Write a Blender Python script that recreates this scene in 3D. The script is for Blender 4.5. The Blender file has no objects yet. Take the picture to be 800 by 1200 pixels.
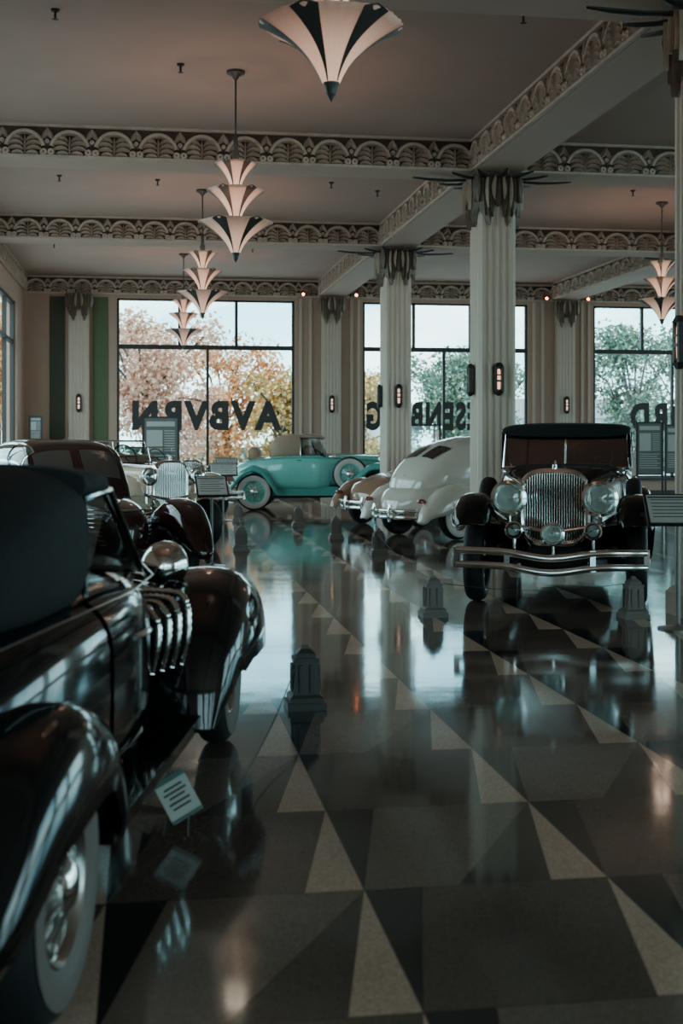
import bpy, math, random
from math import sin, cos, pi, radians, atan2, sqrt
from mathutils import Vector, Matrix
random.seed(7)
COL = bpy.context.scene.collection

# ------------------------------------------------------------------ materials
MATS = {}
def mat(name, col, rough=0.5, metal=0.0, coat=0.0, emit=None, estr=0.0, var=0.08, scale=6.0, bump=0.0, spec=0.5, trans=0.0):
    if name in MATS: return MATS[name]
    m = bpy.data.materials.new(name); m.use_nodes = True
    nt = m.node_tree; b = nt.nodes['Principled BSDF']
    tc = nt.nodes.new('ShaderNodeTexCoord')
    nz = nt.nodes.new('ShaderNodeTexNoise'); nz.inputs['Scale'].default_value = scale; nz.inputs['Detail'].default_value = 4
    nt.links.new(tc.outputs['Object'], nz.inputs['Vector'])
    mx = nt.nodes.new('ShaderNodeMix'); mx.data_type = 'RGBA'
    c0 = [max(0, c*(1-var)) for c in col]; c1 = [min(1, c*(1+var)) for c in col]
    mx.inputs[6].default_value = (*c0, 1); mx.inputs[7].default_value = (*c1, 1)
    nt.links.new(nz.outputs['Fac'], mx.inputs[0])
    nt.links.new(mx.outputs[2], b.inputs['Base Color'])
    b.inputs['Roughness'].default_value = rough; b.inputs['Metallic'].default_value = metal
    b.inputs['Coat Weight'].default_value = coat; b.inputs['Coat Roughness'].default_value = 0.04
    b.inputs['Specular IOR Level'].default_value = spec
    b.inputs['Transmission Weight'].default_value = trans
    if emit:
        b.inputs['Emission Color'].default_value = (*emit, 1); b.inputs['Emission Strength'].default_value = estr
    if bump:
        bp = nt.nodes.new('ShaderNodeBump'); bp.inputs['Strength'].default_value = bump; bp.inputs['Distance'].default_value = 0.01
        nt.links.new(nz.outputs['Fac'], bp.inputs['Height']); nt.links.new(bp.outputs['Normal'], b.inputs['Normal'])
    MATS[name] = m
    return m

def glassmat(name, tint=(0.8, 0.9, 0.9), refl=0.1, k=0.4):
    if name in MATS: return MATS[name]
    m = bpy.data.materials.new(name); m.use_nodes = True
    nt = m.node_tree; nt.nodes.clear()
    o = nt.nodes.new('ShaderNodeOutputMaterial'); t = nt.nodes.new('ShaderNodeBsdfTransparent'); g = nt.nodes.new('ShaderNodeBsdfGlossy')
    x = nt.nodes.new('ShaderNodeMixShader'); t.inputs[0].default_value = (*tint, 1); g.inputs['Roughness'].default_value = 0.03
    fr = nt.nodes.new('ShaderNodeFresnel'); fr.inputs[0].default_value = 1.45
    mm = nt.nodes.new('ShaderNodeMath'); mm.operation = 'MULTIPLY_ADD'; mm.inputs[1].default_value = k; mm.inputs[2].default_value = refl
    nt.links.new(fr.outputs[0], mm.inputs[0]); nt.links.new(mm.outputs[0], x.inputs[0])
    nt.links.new(t.outputs[0], x.inputs[1]); nt.links.new(g.outputs[0], x.inputs[2]); nt.links.new(x.outputs[0], o.inputs[0])
    MATS[name] = m
    return m

def lampglass():
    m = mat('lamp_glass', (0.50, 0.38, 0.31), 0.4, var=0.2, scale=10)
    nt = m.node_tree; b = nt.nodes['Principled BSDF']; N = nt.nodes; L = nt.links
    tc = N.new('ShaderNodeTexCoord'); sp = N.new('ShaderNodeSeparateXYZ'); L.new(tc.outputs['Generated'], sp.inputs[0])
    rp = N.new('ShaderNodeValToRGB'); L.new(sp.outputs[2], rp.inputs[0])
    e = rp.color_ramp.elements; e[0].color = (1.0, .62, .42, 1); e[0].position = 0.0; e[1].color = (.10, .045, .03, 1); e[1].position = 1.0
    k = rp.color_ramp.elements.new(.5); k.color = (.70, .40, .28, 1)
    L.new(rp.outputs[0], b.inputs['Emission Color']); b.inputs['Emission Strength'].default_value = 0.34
    return m

def floor_material():
    m = bpy.data.materials.new('terrazzo_floor'); m.use_nodes = True
    nt = m.node_tree; b = nt.nodes['Principled BSDF']; N = nt.nodes; L = nt.links
    tc = N.new('ShaderNodeTexCoord'); sp = N.new('ShaderNodeSeparateXYZ'); L.new(tc.outputs['Object'], sp.inputs[0])
    def M(op, a, b_=None, c=None):
        n = N.new('ShaderNodeMath'); n.operation = op
        for i, v in enumerate((a, b_, c)):
            if v is None: continue
            if isinstance(v, (int, float)): n.inputs[i].default_value = v
            else: L.new(v, n.inputs[i])
        return n.outputs[0]
    PX, PY = 0.90, 0.98
    ux = M('DIVIDE', M('SUBTRACT', sp.outputs[0], 0.765), PX); uy = M('DIVIDE', M('SUBTRACT', sp.outputs[1], 3.49), PY)
    fx = M('FLOORED_MODULO', ux, 1.0); fy = M('FLOORED_MODULO', uy, 1.0)
    ix = M('FLOOR', ux); iy = M('FLOOR', uy)
    light = M('LESS_THAN', M('SUBTRACT', 1.0, fx), M('MULTIPLY', M('SUBTRACT', 1.0, fy), 0.235))
    dark = M('LESS_THAN', fx, M('MULTIPLY', fy, 0.235))
    dark2 = M('LESS_THAN', M('SUBTRACT', 1.0, fx), M('MULTIPLY', M('SUBTRACT', 1.0, fy), 0.62))
    chk = M('FLOORED_MODULO', M('ADD', ix, iy), 2.0)
    line = M('MAXIMUM', M('LESS_THAN', fx, 0.006), M('LESS_THAN', fy, 0.006))
    def MX(f, a, b_):
        n = N.new('ShaderNodeMix'); n.data_type = 'RGBA'
        L.new(f, n.inputs[0])
        for i, v in ((6, a), (7, b_)):
            if isinstance(v, tuple): n.inputs[i].default_value = (*v, 1)
            else: L.new(v, n.inputs[i])
        return n.outputs[2]
    base = MX(chk, (0.118, 0.088, 0.073), (0.185, 0.143, 0.118))
    base = MX(M('MULTIPLY', dark2, chk), base, (0.085, 0.065, 0.055))
    base = MX(dark, base, (0.028, 0.025, 0.025))
    base = MX(light, base, (0.60, 0.44, 0.335))
    base = MX(line, base, (0.03, 0.027, 0.027))
    vo = N.new('ShaderNodeTexVoronoi'); vo.inputs['Scale'].default_value = 170; L.new(tc.outputs['Object'], vo.inputs['Vector'])
    n2 = N.new('ShaderNodeTexNoise'); n2.inputs['Scale'].default_value = 1.3; n2.inputs['Detail'].default_value = 5; L.new(tc.outputs['Object'], n2.inputs['Vector'])
    hs = N.new('ShaderNodeHueSaturation'); L.new(base, hs.inputs['Color'])
    sc = N.new('ShaderNodeSeparateColor'); L.new(vo.outputs['Color'], sc.inputs[0])
    L.new(M('MULTIPLY', M('MULTIPLY_ADD', sc.outputs[0], 0.5, 0.75), M('MULTIPLY_ADD', n2.outputs['Fac'], 0.5, 0.75)), hs.inputs['Value'])
    L.new(hs.outputs[0], b.inputs['Base Color'])
    L.new(M('MULTIPLY_ADD', n2.outputs['Fac'], 0.10, 0.03), b.inputs['Roughness'])
    n3 = N.new('ShaderNodeTexNoise'); n3.inputs['Scale'].default_value = 2.2; L.new(tc.outputs['Object'], n3.inputs['Vector'])
    bp = N.new('ShaderNodeBump'); bp.inputs['Strength'].default_value = 0.06; bp.inputs['Distance'].default_value = 0.02
    L.new(n3.outputs['Fac'], bp.inputs['Height']); L.new(bp.outputs['Normal'], b.inputs['Normal'])
    b.inputs['Specular IOR Level'].default_value = 0.85
    b.inputs['Specular Tint'].default_value = (0.22, 0.92, 1.0, 1)  # teal of the window reflections is put into the specular tint
    return m

CEIL = mat('ceiling_plaster', (0.52, 0.37, 0.31), 0.85, var=0.1, scale=1.2, bump=0.1)
WALL = mat('wall_plaster', (0.48, 0.31, 0.235), 0.8, var=0.06, scale=2)
BEAM = mat('beam_plaster', (0.58, 0.42, 0.345), 0.7, var=0.06, scale=2)
FRB = mat('frieze_ground', (0.085, 0.05, 0.038), 0.7, var=0.3, scale=9)
FRC = mat('frieze_relief', (0.57, 0.43, 0.345), 0.6, var=0.3, scale=7)
COLM = mat('column_plaster', (0.68, 0.53, 0.43), 0.55, var=0.06, scale=3)
DKBR = mat('dark_bronze', (0.045, 0.040, 0.036), 0.45, 0.5, var=0.3, scale=20)
FEATH = mat('capital_feather', (0.17, 0.12, 0.09), 0.5, 0.1, var=0.4, scale=8)
GOLD = mat('capital_tan', (0.48, 0.36, 0.27), 0.5, 0.1, var=0.3, scale=8)
CHR = mat('chrome', (0.90, 0.90, 0.89), 0.13, 1.0, var=0.04)
CHRD = mat('dull_chrome', (0.55, 0.53, 0.50), 0.24, 1.0, var=0.1)
TIRE = mat('tire_rubber', (0.014, 0.014, 0.015), 0.6, var=0.2, scale=20)
WW = mat('whitewall', (0.60, 0.53, 0.48), 0.5, var=0.05)
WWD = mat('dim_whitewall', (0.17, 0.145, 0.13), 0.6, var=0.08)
BLK = mat('black_paint', (0.004, 0.005, 0.006), 0.10, 0.0, 0.25, var=0.1, spec=0.4)
SOFT = mat('black_canvas', (0.009, 0.012, 0.013), 0.85, var=0.3, scale=40, bump=0.3)
DARKIN = mat('dark_interior', (0.02, 0.017, 0.015), 0.7)
BRNL = mat('dark_brown_leather', (0.09, 0.055, 0.042), 0.5)
TANL = mat('tan_leather', (0.40, 0.22, 0.14), 0.5, var=0.1)
FRAME = mat('window_frame', (0.035, 0.028, 0.026), 0.5)
GLASS = glassmat('window_glass', (0.97, 0.99, 0.99), 0.01, 0.3)
CGLASS = glassmat('car_glass', (0.7, 0.75, 0.75), 0.03, 0.6)
TGLASS = glassmat('tinted_car_glass', (0.6, 0.66, 0.66), 0.16, 1.0)
DGLASS = mat('dark_car_glass', (0.015, 0.018, 0.02), 0.05, 0.0, 1.0)
LENS = glassmat('headlight_lens', (0.88, 0.95, 0.94), 0.08, 1.0)
REFL = mat('lamp_reflector', (0.95, 0.96, 0.94), 0.16, 1.0, var=0.03, scale=30)
PAPERW = mat('bulb_glass', (0.8, 0.8, 0.76), 0.3)
REDL = mat('tail_lens', (0.35, 0.02, 0.015), 0.2, 0, 1.0)

# ------------------------------------------------------------------ mesh builder
def cat(st, sub):
    out = []; n = len(st)
    for i in range(n-1):
        p0 = st[max(i-1, 0)]; p1 = st[i]; p2 = st[i+1]; p3 = st[min(i+2, n-1)]
        for k in range(sub):
            t = k/sub; r = []
            for a, b, c, d in zip(p0, p1, p2, p3):
                m1 = (c-a)*0.42; m2 = (d-b)*0.42
                r.append((2*t**3-3*t**2+1)*b+(t**3-2*t**2+t)*m1+(-2*t**3+3*t**2)*c+(t**3-t**2)*m2)
            out.append(tuple(r))
    out.append(tuple(st[-1]))
    return out

def spw(v, e): return math.copysign(abs(v)**e, v)

class MB:
    def __init__(s): s.v = []; s.f = []
    def add(s, vs, fs):
        o = len(s.v); s.v += [tuple(v) for v in vs]; s.f += [tuple(i+o for i in f) for f in fs]; return s
    def box(s, x0, x1, y0, y1, z0, z1, M=None):
        vs = [(x, y, z) for x in (x0, x1) for y in (y0, y1) for z in (z0, z1)]
        if M: vs = [tuple(M @ Vector(v)) for v in vs]
        return s.add(vs, [(0, 1, 3, 2), (4, 6, 7, 5), (0, 4, 5, 1), (2, 3, 7, 6), (0, 2, 6, 4), (1, 5, 7, 3)])
    def taper(s, cx, cy, z0, z1, a0, b0, a1, b1):
        vs = [(cx+sx*a0, cy+sy*b0, z0) for sx, sy in ((-1, -1), (1, -1), (1, 1), (-1, 1))]+[(cx+sx*a1, cy+sy*b1, z1) for sx, sy in ((-1, -1), (1, -1), (1, 1), (-1, 1))]
        return s.add(vs, [(3, 2, 1, 0), (4, 5, 6, 7), (0, 1, 5, 4), (1, 2, 6, 5), (2, 3, 7, 6), (3, 0, 4, 7)])
    def lathe(s, prof, c=(0, 0, 0), axis='z', n=32, mod=None):
        vs = []; fs = []
        for j, (r, a) in enumerate(prof):
            for i in range(n):
                t = 2*pi*i/n; rr = r*(mod(t, j/(len(prof)-1)) if mod else 1)
                p, q = rr*cos(t), rr*sin(t)
                if axis == 'z': v = (p, q, a)
                elif axis == 'y': v = (p, a, q)
                else: v = (a, p, q)
                vs.append((v[0]+c[0], v[1]+c[1], v[2]+c[2]))
        for j in range(len(prof)-1):
            for i in range(n):
                k = (i+1) % n
                fs.append((j*n+i, j*n+k, (j+1)*n+k, (j+1)*n+i))
        return s.add(vs, fs)
    def cyl(s, c, r, h, axis='z', n=20, r2=None):
        r2 = r if r2 is None else r2
        return s.lathe([(0.0001, 0), (r, 0), (r2, h), (0.0001, h)], c, axis, n)
    def tube(s, pts, r, n=8, flat=1.0, closed=False, rmod=None):
        pts = [Vector(p) for p in pts]; vs = []; fs = []; m = len(pts)
        for i, p in enumerate(pts):
            if closed: t = pts[(i+1) % m]-pts[i-1]
            else: t = pts[min(i+1, m-1)]-pts[max(i-1, 0)]
            t.normalize()
            up = Vector((0, 0, 1)) if abs(t.z) < 0.9 else Vector((1, 0, 0))
            a = t.cross(up).normalized(); b = a.cross(t).normalized()
            rr = r*(rmod(i) if rmod else 1)
            for k in range(n):
                q = 2*pi*k/n; vs.append(tuple(p+a*cos(q)*rr*flat+b*sin(q)*rr))
        for i in range(m if closed else m-1):
            j = (i+1) % m
            for k in range(n):
                l = (k+1) % n; fs.append((i*n+k, i*n+l, j*n+l, j*n+k))
        if not closed:
            fs.append(tuple(range(n-1, -1, -1))); fs.append(tuple((m-1)*n+k for k in range(n)))
        return s.add(vs, fs)
    def loft(s, st, ns=32, sub=5, yc=0.0):
        S = cat(st, sub); vs = []; fs = []
        for (x, w, z0, z1, n) in S:
            zc = (z0+z1)/2; h = (z1-z0)/2; e = 2.0/n
            for k in range(ns):
                a = -pi/2+2*pi*k/ns
                vs.append((x, yc+w*spw(cos(a), e), zc+h*spw(sin(a), e)))
        m = len(S)
        for i in range(m-1):
            for k in range(ns):
                l = (k+1) % ns; fs.append((i*ns+k, i*ns+l, (i+1)*ns+l, (i+1)*ns+k))
        fs.append(tuple(range(ns-1, -1, -1))); fs.append(tuple((m-1)*ns+k for k in range(ns)))
        return s.add(vs, fs)
    def patch(s, st, x0, x1, a0, a1, off=0.008, nx=8, na=8, slant=0.0):
        S = cat(st, 5); vs = []; fs = []
        def at(x):
            for p, q in zip(S, S[1:]):
                if (p[0]-x)*(q[0]-x) <= 0 and p[0] != q[0]:
                    t = (x-p[0])/(q[0]-p[0]); return [a+(b-a)*t for a, b in zip(p, q)]
            return S[0] if abs(x-S[0][0]) < abs(x-S[-1][0]) else S[-1]
        for i in range(nx+1):
            for j in range(na+1):
                a = radians(a0+(a1-a0)*j/na); x = x0+(x1-x0)*i/nx+slant*sin(a)
                _, w, z0, z1, n = at(x); zc = (z0+z1)/2; h = (z1-z0)/2+off; w += off
                vs.append((x, w*spw(cos(a), 2/n), zc+h*spw(sin(a), 2/n)))
        for i in range(nx):
            for j in range(na):
                q = na+1; fs.append((i*q+j, i*q+j+1, (i+1)*q+j+1, (i+1)*q+j))
        return s.add(vs, fs)
    def fender(s, path, yc, sub=6, m=14, e=0.75, dirn=1):
        P = cat(path, sub); vs = []; fs = []
        for i, (x, z, w, h) in enumerate(P):
            a = P[max(i-1, 0)]; b = P[min(i+1, len(P)-1)]
            t = Vector((b[0]-a[0], 0, b[1]-a[1])).normalized(); N = Vector((-t.z, 0, t.x))
            if N.z < 0 and abs(t.x) > 0.3: N = -N
            if i and N.dot(lastN) < 0: N = -N
            lastN = N
            for k in range(m+1):
                q = -pi/2+pi*k/m
                vs.append(tuple(Vector((x, yc+w*spw(sin(q), e), z))-N*h*(1-abs(cos(q))**e)))
        for i in range(len(P)-1):
            for k in range(m):
                q = m+1; fs.append((i*q+k, i*q+k+1, (i+1)*q+k+1, (i+1)*q+k))
        return s.add(vs, fs)
    def poly(s, pts): return s.add(pts, [tuple(range(len(pts)))])
    def data(s, name, mt, smooth=True, ang=40):
        me = bpy.data.meshes.new(name); me.from_pydata(s.v, [], s.f)
        me.materials.append(mt)
        if smooth:
            me.polygons.foreach_set('use_smooth', [True]*len(me.polygons))
            me.set_sharp_from_angle(angle=radians(ang))
        me.update()
        return me
    def obj(s, name, mt, parent=None, smooth=True, ang=40, solid=0, label=None):
        o = bpy.data.objects.new(name, s.data(name, mt, smooth, ang)); COL.objects.link(o)
        if parent: o.parent = parent
        if solid:
            md = o.modifiers.new('solid', 'SOLIDIFY'); md.thickness = solid; md.offset = 0
        if label: o['label'] = label
        return o

def root(name, label, category, loc=(0, 0, 0), rz=0.0, group=None):
    e = bpy.data.objects.new(name, None); COL.objects.link(e); e.empty_display_size = 0.2
    e.location = loc; e.rotation_euler = (0, 0, rz); e['label'] = label; e['category'] = category
    if group: e['group'] = group
    return e
def tag(o, label, category, group=None):
    o['label'] = label; o['category'] = category
    if group: o['group'] = group
    return o
def struct(o): o['kind'] = 'structure'; return o
def clone(rt, loc, rz=None, label=None):
    n = rt.copy(); COL.objects.link(n); n.location = loc
    if rz is not None: n.rotation_euler = (0, 0, rz)
    if label: n['label'] = label
    def rec(a, b):
        for c in list(a.children):
            d = c.copy(); d.parent = b; COL.objects.link(d); rec(c, d)
    rec(rt, n)
    return n

# ------------------------------------------------------------------ room
WX0, WX1, WY0, WY1 = -3.15, 24.5, -7.0, 34.5
ZC, ZB = 5.93, 5.47
f = MB().box(WX0-0.3, WX1+0.3, WY0-0.3, WY1+0.3, -0.12, 0.0).obj('floor', floor_material(), smooth=False); struct(f)
c = MB().box(WX0-0.3, WX1+0.3, WY0-0.3, WY1+0.3, ZC, ZC+0.2).obj('ceiling', CEIL, smooth=False); struct(c)

WINS = [(-0.75, 3.99), (5.87, 10.53), (12.44, 17.1), (19.0, 23.7)]
ZS, ZT, ZH = 0.5, 4.05, 5.33
b = MB(); px = WX0
b.box(WX0-0.3, WX1+0.3, WY1, WY1+0.3, 0, ZS); b.box(WX0-0.3, WX1+0.3, WY1, WY1+0.3, ZH, ZC)
for a0, a1 in WINS+[(WX1+0.3, None)]:
    b.box(px if px > WX0 else WX0-0.3, a0, WY1, WY1+0.3, ZS, ZH); px = a1
struct(b.obj('wall_back', WALL, smooth=False))
LW = [(27.2, 32.6), (20.2, 25.8), (13.0, 18.6), (-6.2, -2.6)]  # last opening is unseen, added to brighten chrome by reflection
RW_FILL = [(27.0, 33.0), (19.6, 25.4), (12.2, 18.0), (4.8, 10.6)]  # unseen right-wall openings, added to let more light in
def sidewall(name, xa, xb, wins):
    b = MB(); b.box(xa, xb, WY0, WY1, 0, ZS); b.box(xa, xb, WY0, WY1, 5.0, ZC); py = WY0
    for a0, a1 in sorted(wins)+[(WY1, None)]:
        b.box(xa, xb, py, a0, ZS, 5.0); py = a1
    struct(b.obj(name, WALL, smooth=False))
sidewall('wall_left', WX0-0.3, WX0, LW); sidewall('wall_right', WX1, WX1+0.3, RW_FILL)
b = MB(); b.box(WX0-0.3, WX1+0.3, WY0-0.3, WY0, 0, 0.6); b.box(WX0-0.3, WX1+0.3, WY0-0.3, WY0, 5.0, ZC)
px = WX0-0.3
FWN_FILL = [(1.5, 4.6), (6.0, 10.5), (12.5, 17.0), (19.0, 23.5)]  # unseen openings behind the camera, added as fill for chrome and cars
for a0, a1 in FWN_FILL+[(WX1+0.3, None)]:
    b.box(px, a0, WY0-0.3, WY0, 0.6, 5.0); px = a1
struct(b.obj('wall_front', WALL, smooth=False))

def window(n, x0, x1, tops, bots, z0=ZS, z1=ZH, zt=ZT):
    b = MB(); y0, y1 = WY1+0.04, WY1+0.14; w = 0.05
    b.box(x0, x0+w*1.3, y0, y1, z0, z1); b.box(x1-w*1.3, x1, y0, y1, z0, z1)
    b.box(x0, x1, y0, y1, z0, z0+w); b.box(x0, x1, y0, y1, z1-w, z1); b.box(x0, x1, y0-0.02, y1, zt-0.06, zt+0.06)
    for t in tops: b.box(t-w*.8, t+w*.8, y0, y1, zt, z1)
    for t in bots: b.box(t-w*.7, t+w*.7, y0, y1, z0, zt)
    b.box(x0-0.1, x1+0.1, WY1-0.12, WY1+0.02, z0-0.08, z0)
    o = b.obj('window_%d' % n, FRAME, smooth=False); struct(o)
    g = MB().poly([(x0, WY1+0.09, z0), (x1, WY1+0.09, z0), (x1, WY1+0.09, z1), (x0, WY1+0.09, z1)]).obj('glass_pane', GLASS, o, smooth=False)
window(1, -0.75, 3.99, [2.42, 0.9], [1.65])
window(2, 5.87, 10.53, [7.3, 8.9], [8.15])
window(3, 12.44, 17.1, [13.9, 15.6], [14.8])
window(4, 19.0, 23.7, [20.5, 22.1], [21.3])
k = 5
for X, WS in ((WX0-0.12, LW), (WX1+0.12, RW_FILL)):
    for a0, a1 in WS:
        b = MB()
        for t in (a0+0.04, (a0*2+a1)/3, (a0+a1*2)/3, a1-0.04): b.box(X-0.05, X+0.05, t-0.045, t+0.045, ZS, 5.0)
        for z in (ZS+0.03, 4.0, 4.97): b.box(X-0.05, X+0.05, a0, a1, z-0.04, z+0.04)
        o = b.obj('window_%d' % k, FRAME, smooth=False); struct(o); k += 1  # right-wall frames and the rearmost left one belong to added light openings
        if X < 0: MB().poly([(X, a0, ZS), (X, a1, ZS), (X, a1, 5), (X, a0, 5)]).obj('glass_pane', GLASS, o, smooth=False)
for a0, a1 in FWN_FILL:
    b = MB()
    for t in (a0+0.04, (a0+a1)/2, a1-0.04): b.box(t-0.05, t+0.05, WY0-0.2, WY0-0.1, 0.6, 5)
    for z in (0.63, 4, 4.97): b.box(a0, a1, WY0-0.2, WY0-0.1, z-0.04, z+0.04)
    o = b.obj('window_%d' % k, FRAME, smooth=False); struct(o); k += 1  # frames for the added fill openings, out of view

GR1 = mat('olive_stripe', (0.06, 0.055, 0.032), 0.7); GR2 = mat('green_stripe', (0.10, 0.125, 0.06), 0.7)
TN = [0]
def trim(b, m, smooth=False):
    TN[0] += 1
    o = b.obj('trim_%d' % TN[0], m, smooth=smooth); struct(o); return o
trim(MB().box(-2.50, -2.1, WY1-0.03, WY1, 0.1, 5.35), GR1)
trim(MB().box(-1.38, -0.98, WY1-0.03, WY1, 0.1, 5.35), GR2)
b = MB()
for x in (4.15, 4.42, 5.55, 5.75, 10.7, 10.95, 12.1, 12.3): b.box(x-0.04, x+0.04, WY1-0.05, WY1, 0.15, 5.4)
trim(b, BEAM)
o = MB().box(WX0, WX1, WY1-0.04, WY1, 0, 0.14).obj('baseboard_back', FRAME, smooth=False); struct(o)
o = MB().box(WX0, WX0+0.04, WY0, WY1-0.05, 0, 0.14).obj('baseboard_left', FRAME, smooth=False); struct(o)

# ------------------------------------------------------------------ frieze
def arc(b, P, cx, cz, r0, r1, a0, a1, n, d, sx=1.0):
    vs = []; fs = []
    for i in range(n+1):
        a = radians(a0+(a1-a0)*i/n)
        for r, dd in ((r0, 0.0), (r0+(r1-r0)*0.25, d), (r0+(r1-r0)*0.75, d), (r1, 0.0)):
            vs.append(P(cx+sx*r*cos(a), cz+r*sin(a), dd+0.004))
    for i in range(n):
        for j in range(3):
            q = i*4+j; fs.append((q, q+1, q+5, q+4))
    b.add(vs, fs)
def leaf(b, P, cx, cz, L, w, ang, d, bend=0.0):
    prof = [(0, 0.3), (0.25, 0.8), (0.5, 1.0), (0.75, 0.8), (0.92, 0.4), (1.0, 0.02)]
    vs = []; fs = []; a = radians(ang); x, z = cx, cz; tp = 0
    for t, k in prof:
        a2 = a+radians(bend)*t
        x += (t-tp)*L*cos(a2); z += (t-tp)*L*sin(a2); tp = t
        for s_, dd in ((-1, 0.0), (0, d), (1, 0.0)):
            v = s_*k*w
            vs.append(P(x-v*sin(a2), z+v*cos(a2), dd+0.004))
    for i in range(len(prof)-1):
        for j in range(2):
            q = i*3+j; fs.append((q, q+1, q+4, q+3))
    b.add(vs, fs)
def frieze(origin, direc, normal, length, z0=ZB+0.02, h=0.40, p=0.60):
    D = Vector(direc); Nn = Vector(normal); O = Vector(origin)
    def P(s, z, d): return tuple(O+D*s+Nn*(d+0.01)+Vector((0, 0, z0+z)))
    b = MB(); b.poly([P(0, -0.02, 0), P(length, -0.02, 0), P(length, h+0.04, 0), P(0, h+0.04, 0)]); trim(b, FRB)
    b = MB(); n = int(length/p); p = length/n
    for i in range(n):
        c0 = (i+0.5)*p
        arc(b, P, c0, 0.06, 0.235, 0.315, 15, 165, 14, 0.075, sx=p/.64)
        for s_ in (1, -1):
            # winged scallop: long overlapping feathers sweeping out and down to a scroll
            leaf(b, P, c0+s_*.015, 0.20, .27, .034, 78 if s_ > 0 else 102, 0.085, -s_*120)
            leaf(b, P, c0+s_*.015, 0.14, .27, .036, 74 if s_ > 0 else 106, 0.085, -s_*120)
            leaf(b, P, c0+s_*.015, 0.08, .24, .036, 68 if s_ > 0 else 112, 0.08, -s_*110)
            leaf(b, P, c0+s_*.015, 0.03, .18, .034, 55 if s_ > 0 else 125, 0.075, -s_*90)
            arc(b, P, c0+s_*p*.42, 0.055, 0.0, 0.06, 0, 360, 8, 0.065)
            leaf(b, P, c0+s_*p*.5, 0.385, .17, .038, -90+s_*10, 0.06, s_*30)
        leaf(b, P, c0, 0.02, .26, .026, 90, 0.095)
        arc(b, P, c0+p/2, 0.20, 0.0, 0.04, 0, 360, 8, 0.06)
    for zz0, zz1 in ((-0.02, 0.015), (h, h+0.04)):
        b.add([P(0, zz0, 0), P(length, zz0, 0), P(length, zz0, 0.05), P(0, zz0, 0.05), P(0, zz1, 0), P(length, zz1, 0), P(length, zz1, 0.05), P(0, zz1, 0.05)],
              [(0, 1, 2, 3), (3, 2, 6, 7), (7, 6, 5, 4)])
    trim(b, FRC, True)

XB = [5.05, 11.6, 18.1]; YB = [4.2, 11.0, 18.4, 25.7]; HW = 0.34
xs = [WX0]+XB+[WX1]
for x in XB:
    trim(MB().box(x-HW, x+HW, WY0, WY1, ZB, ZC), BEAM)
for y in YB:
    for i in range(len(xs)-1):
        x0 = xs[i]+(HW if i else 0); x1 = xs[i+1]-(HW if i < len(XB) else 0)
        trim(MB().box(x0, x1, y-HW, y+HW, ZB, ZC), BEAM)
        if y > 5 and i < 3: frieze((x0, y-HW, 0), (1, 0, 0), (0, -1, 0), x1-x0)
ys = YB+[WY1+HW]
for j in range(4):
    y0 = ys[j]+HW; y1 = ys[j+1]-HW
    frieze((XB[0]-HW, y1, 0), (0, -1, 0), (-1, 0, 0), y1-y0)
    if j >= 1: frieze((XB[1]-HW, y1, 0), (0, -1, 0), (-1, 0, 0), y1-y0)
    if j >= 2: frieze((WX0, y0, 0), (0, 1, 0), (1, 0, 0), y1-y0)
for i in range(3):
    x0 = xs[i]+(HW if i else 0); x1 = xs[i+1]-HW
    frieze((x0, WY1, 0), (1, 0, 0), (0, -1, 0), x1-x0, z0=ZB-0.02)

# ------------------------------------------------------------------ columns
def flute_section(hw, g=4, depth=0.028):
    pts = []
    for s in range(4):
        c_, s_ = cos(s*pi/2), sin(s*pi/2); face = [(-hw+0.05, -hw)]
        fw = (2*hw-0.16)/g
        for i in range(g):
            x = -hw+0.08+i*fw
            for t in (0.12, 0.3, 0.5, 0.7, 0.88): face.append((x+t*fw, -hw+depth*sin(pi*(t-0.12)/0.76)))
            if i < g-1: face.append((x+fw, -hw))
        face.append((hw-0.05, -hw))
        pts += [(x*c_-y*s_, x*s_+y*c_) for x, y in face]
    return pts
def extrude(b, pts, z0, z1):
    n = len(pts)
    b.add([(x, y, z0) for x, y in pts]+[(x, y, z1) for x, y in pts],
          [(i, (i+1) % n, n+(i+1) % n, n+i) for i in range(n)]+[tuple(range(n-1, -1, -1)), tuple(range(n, 2*n))])
def face_feathers(b, M, hw, wide=1.0):
    def P(s, z, d): return tuple(M @ Vector((s, -hw-d-0.01, z)))
    for s_ in (1, -1):
        # gathered swag: leaves fall outwards from the top centre and curl back to the edge
        for sx, L, w, a, bd in ((.31*wide, .40, .07, 2, -4), (.23*wide, .60, .085, 4, -10), (.13, .74, .085, 16, -26), (.05, .62, .075, 30, -44)):
            leaf(b, P, s_*sx, ZB-0.05, L, w, -90+s_*a, .07, s_*bd)
    leaf(b, P, 0, ZB-0.05, .46, .10, -90, .10)
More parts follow.
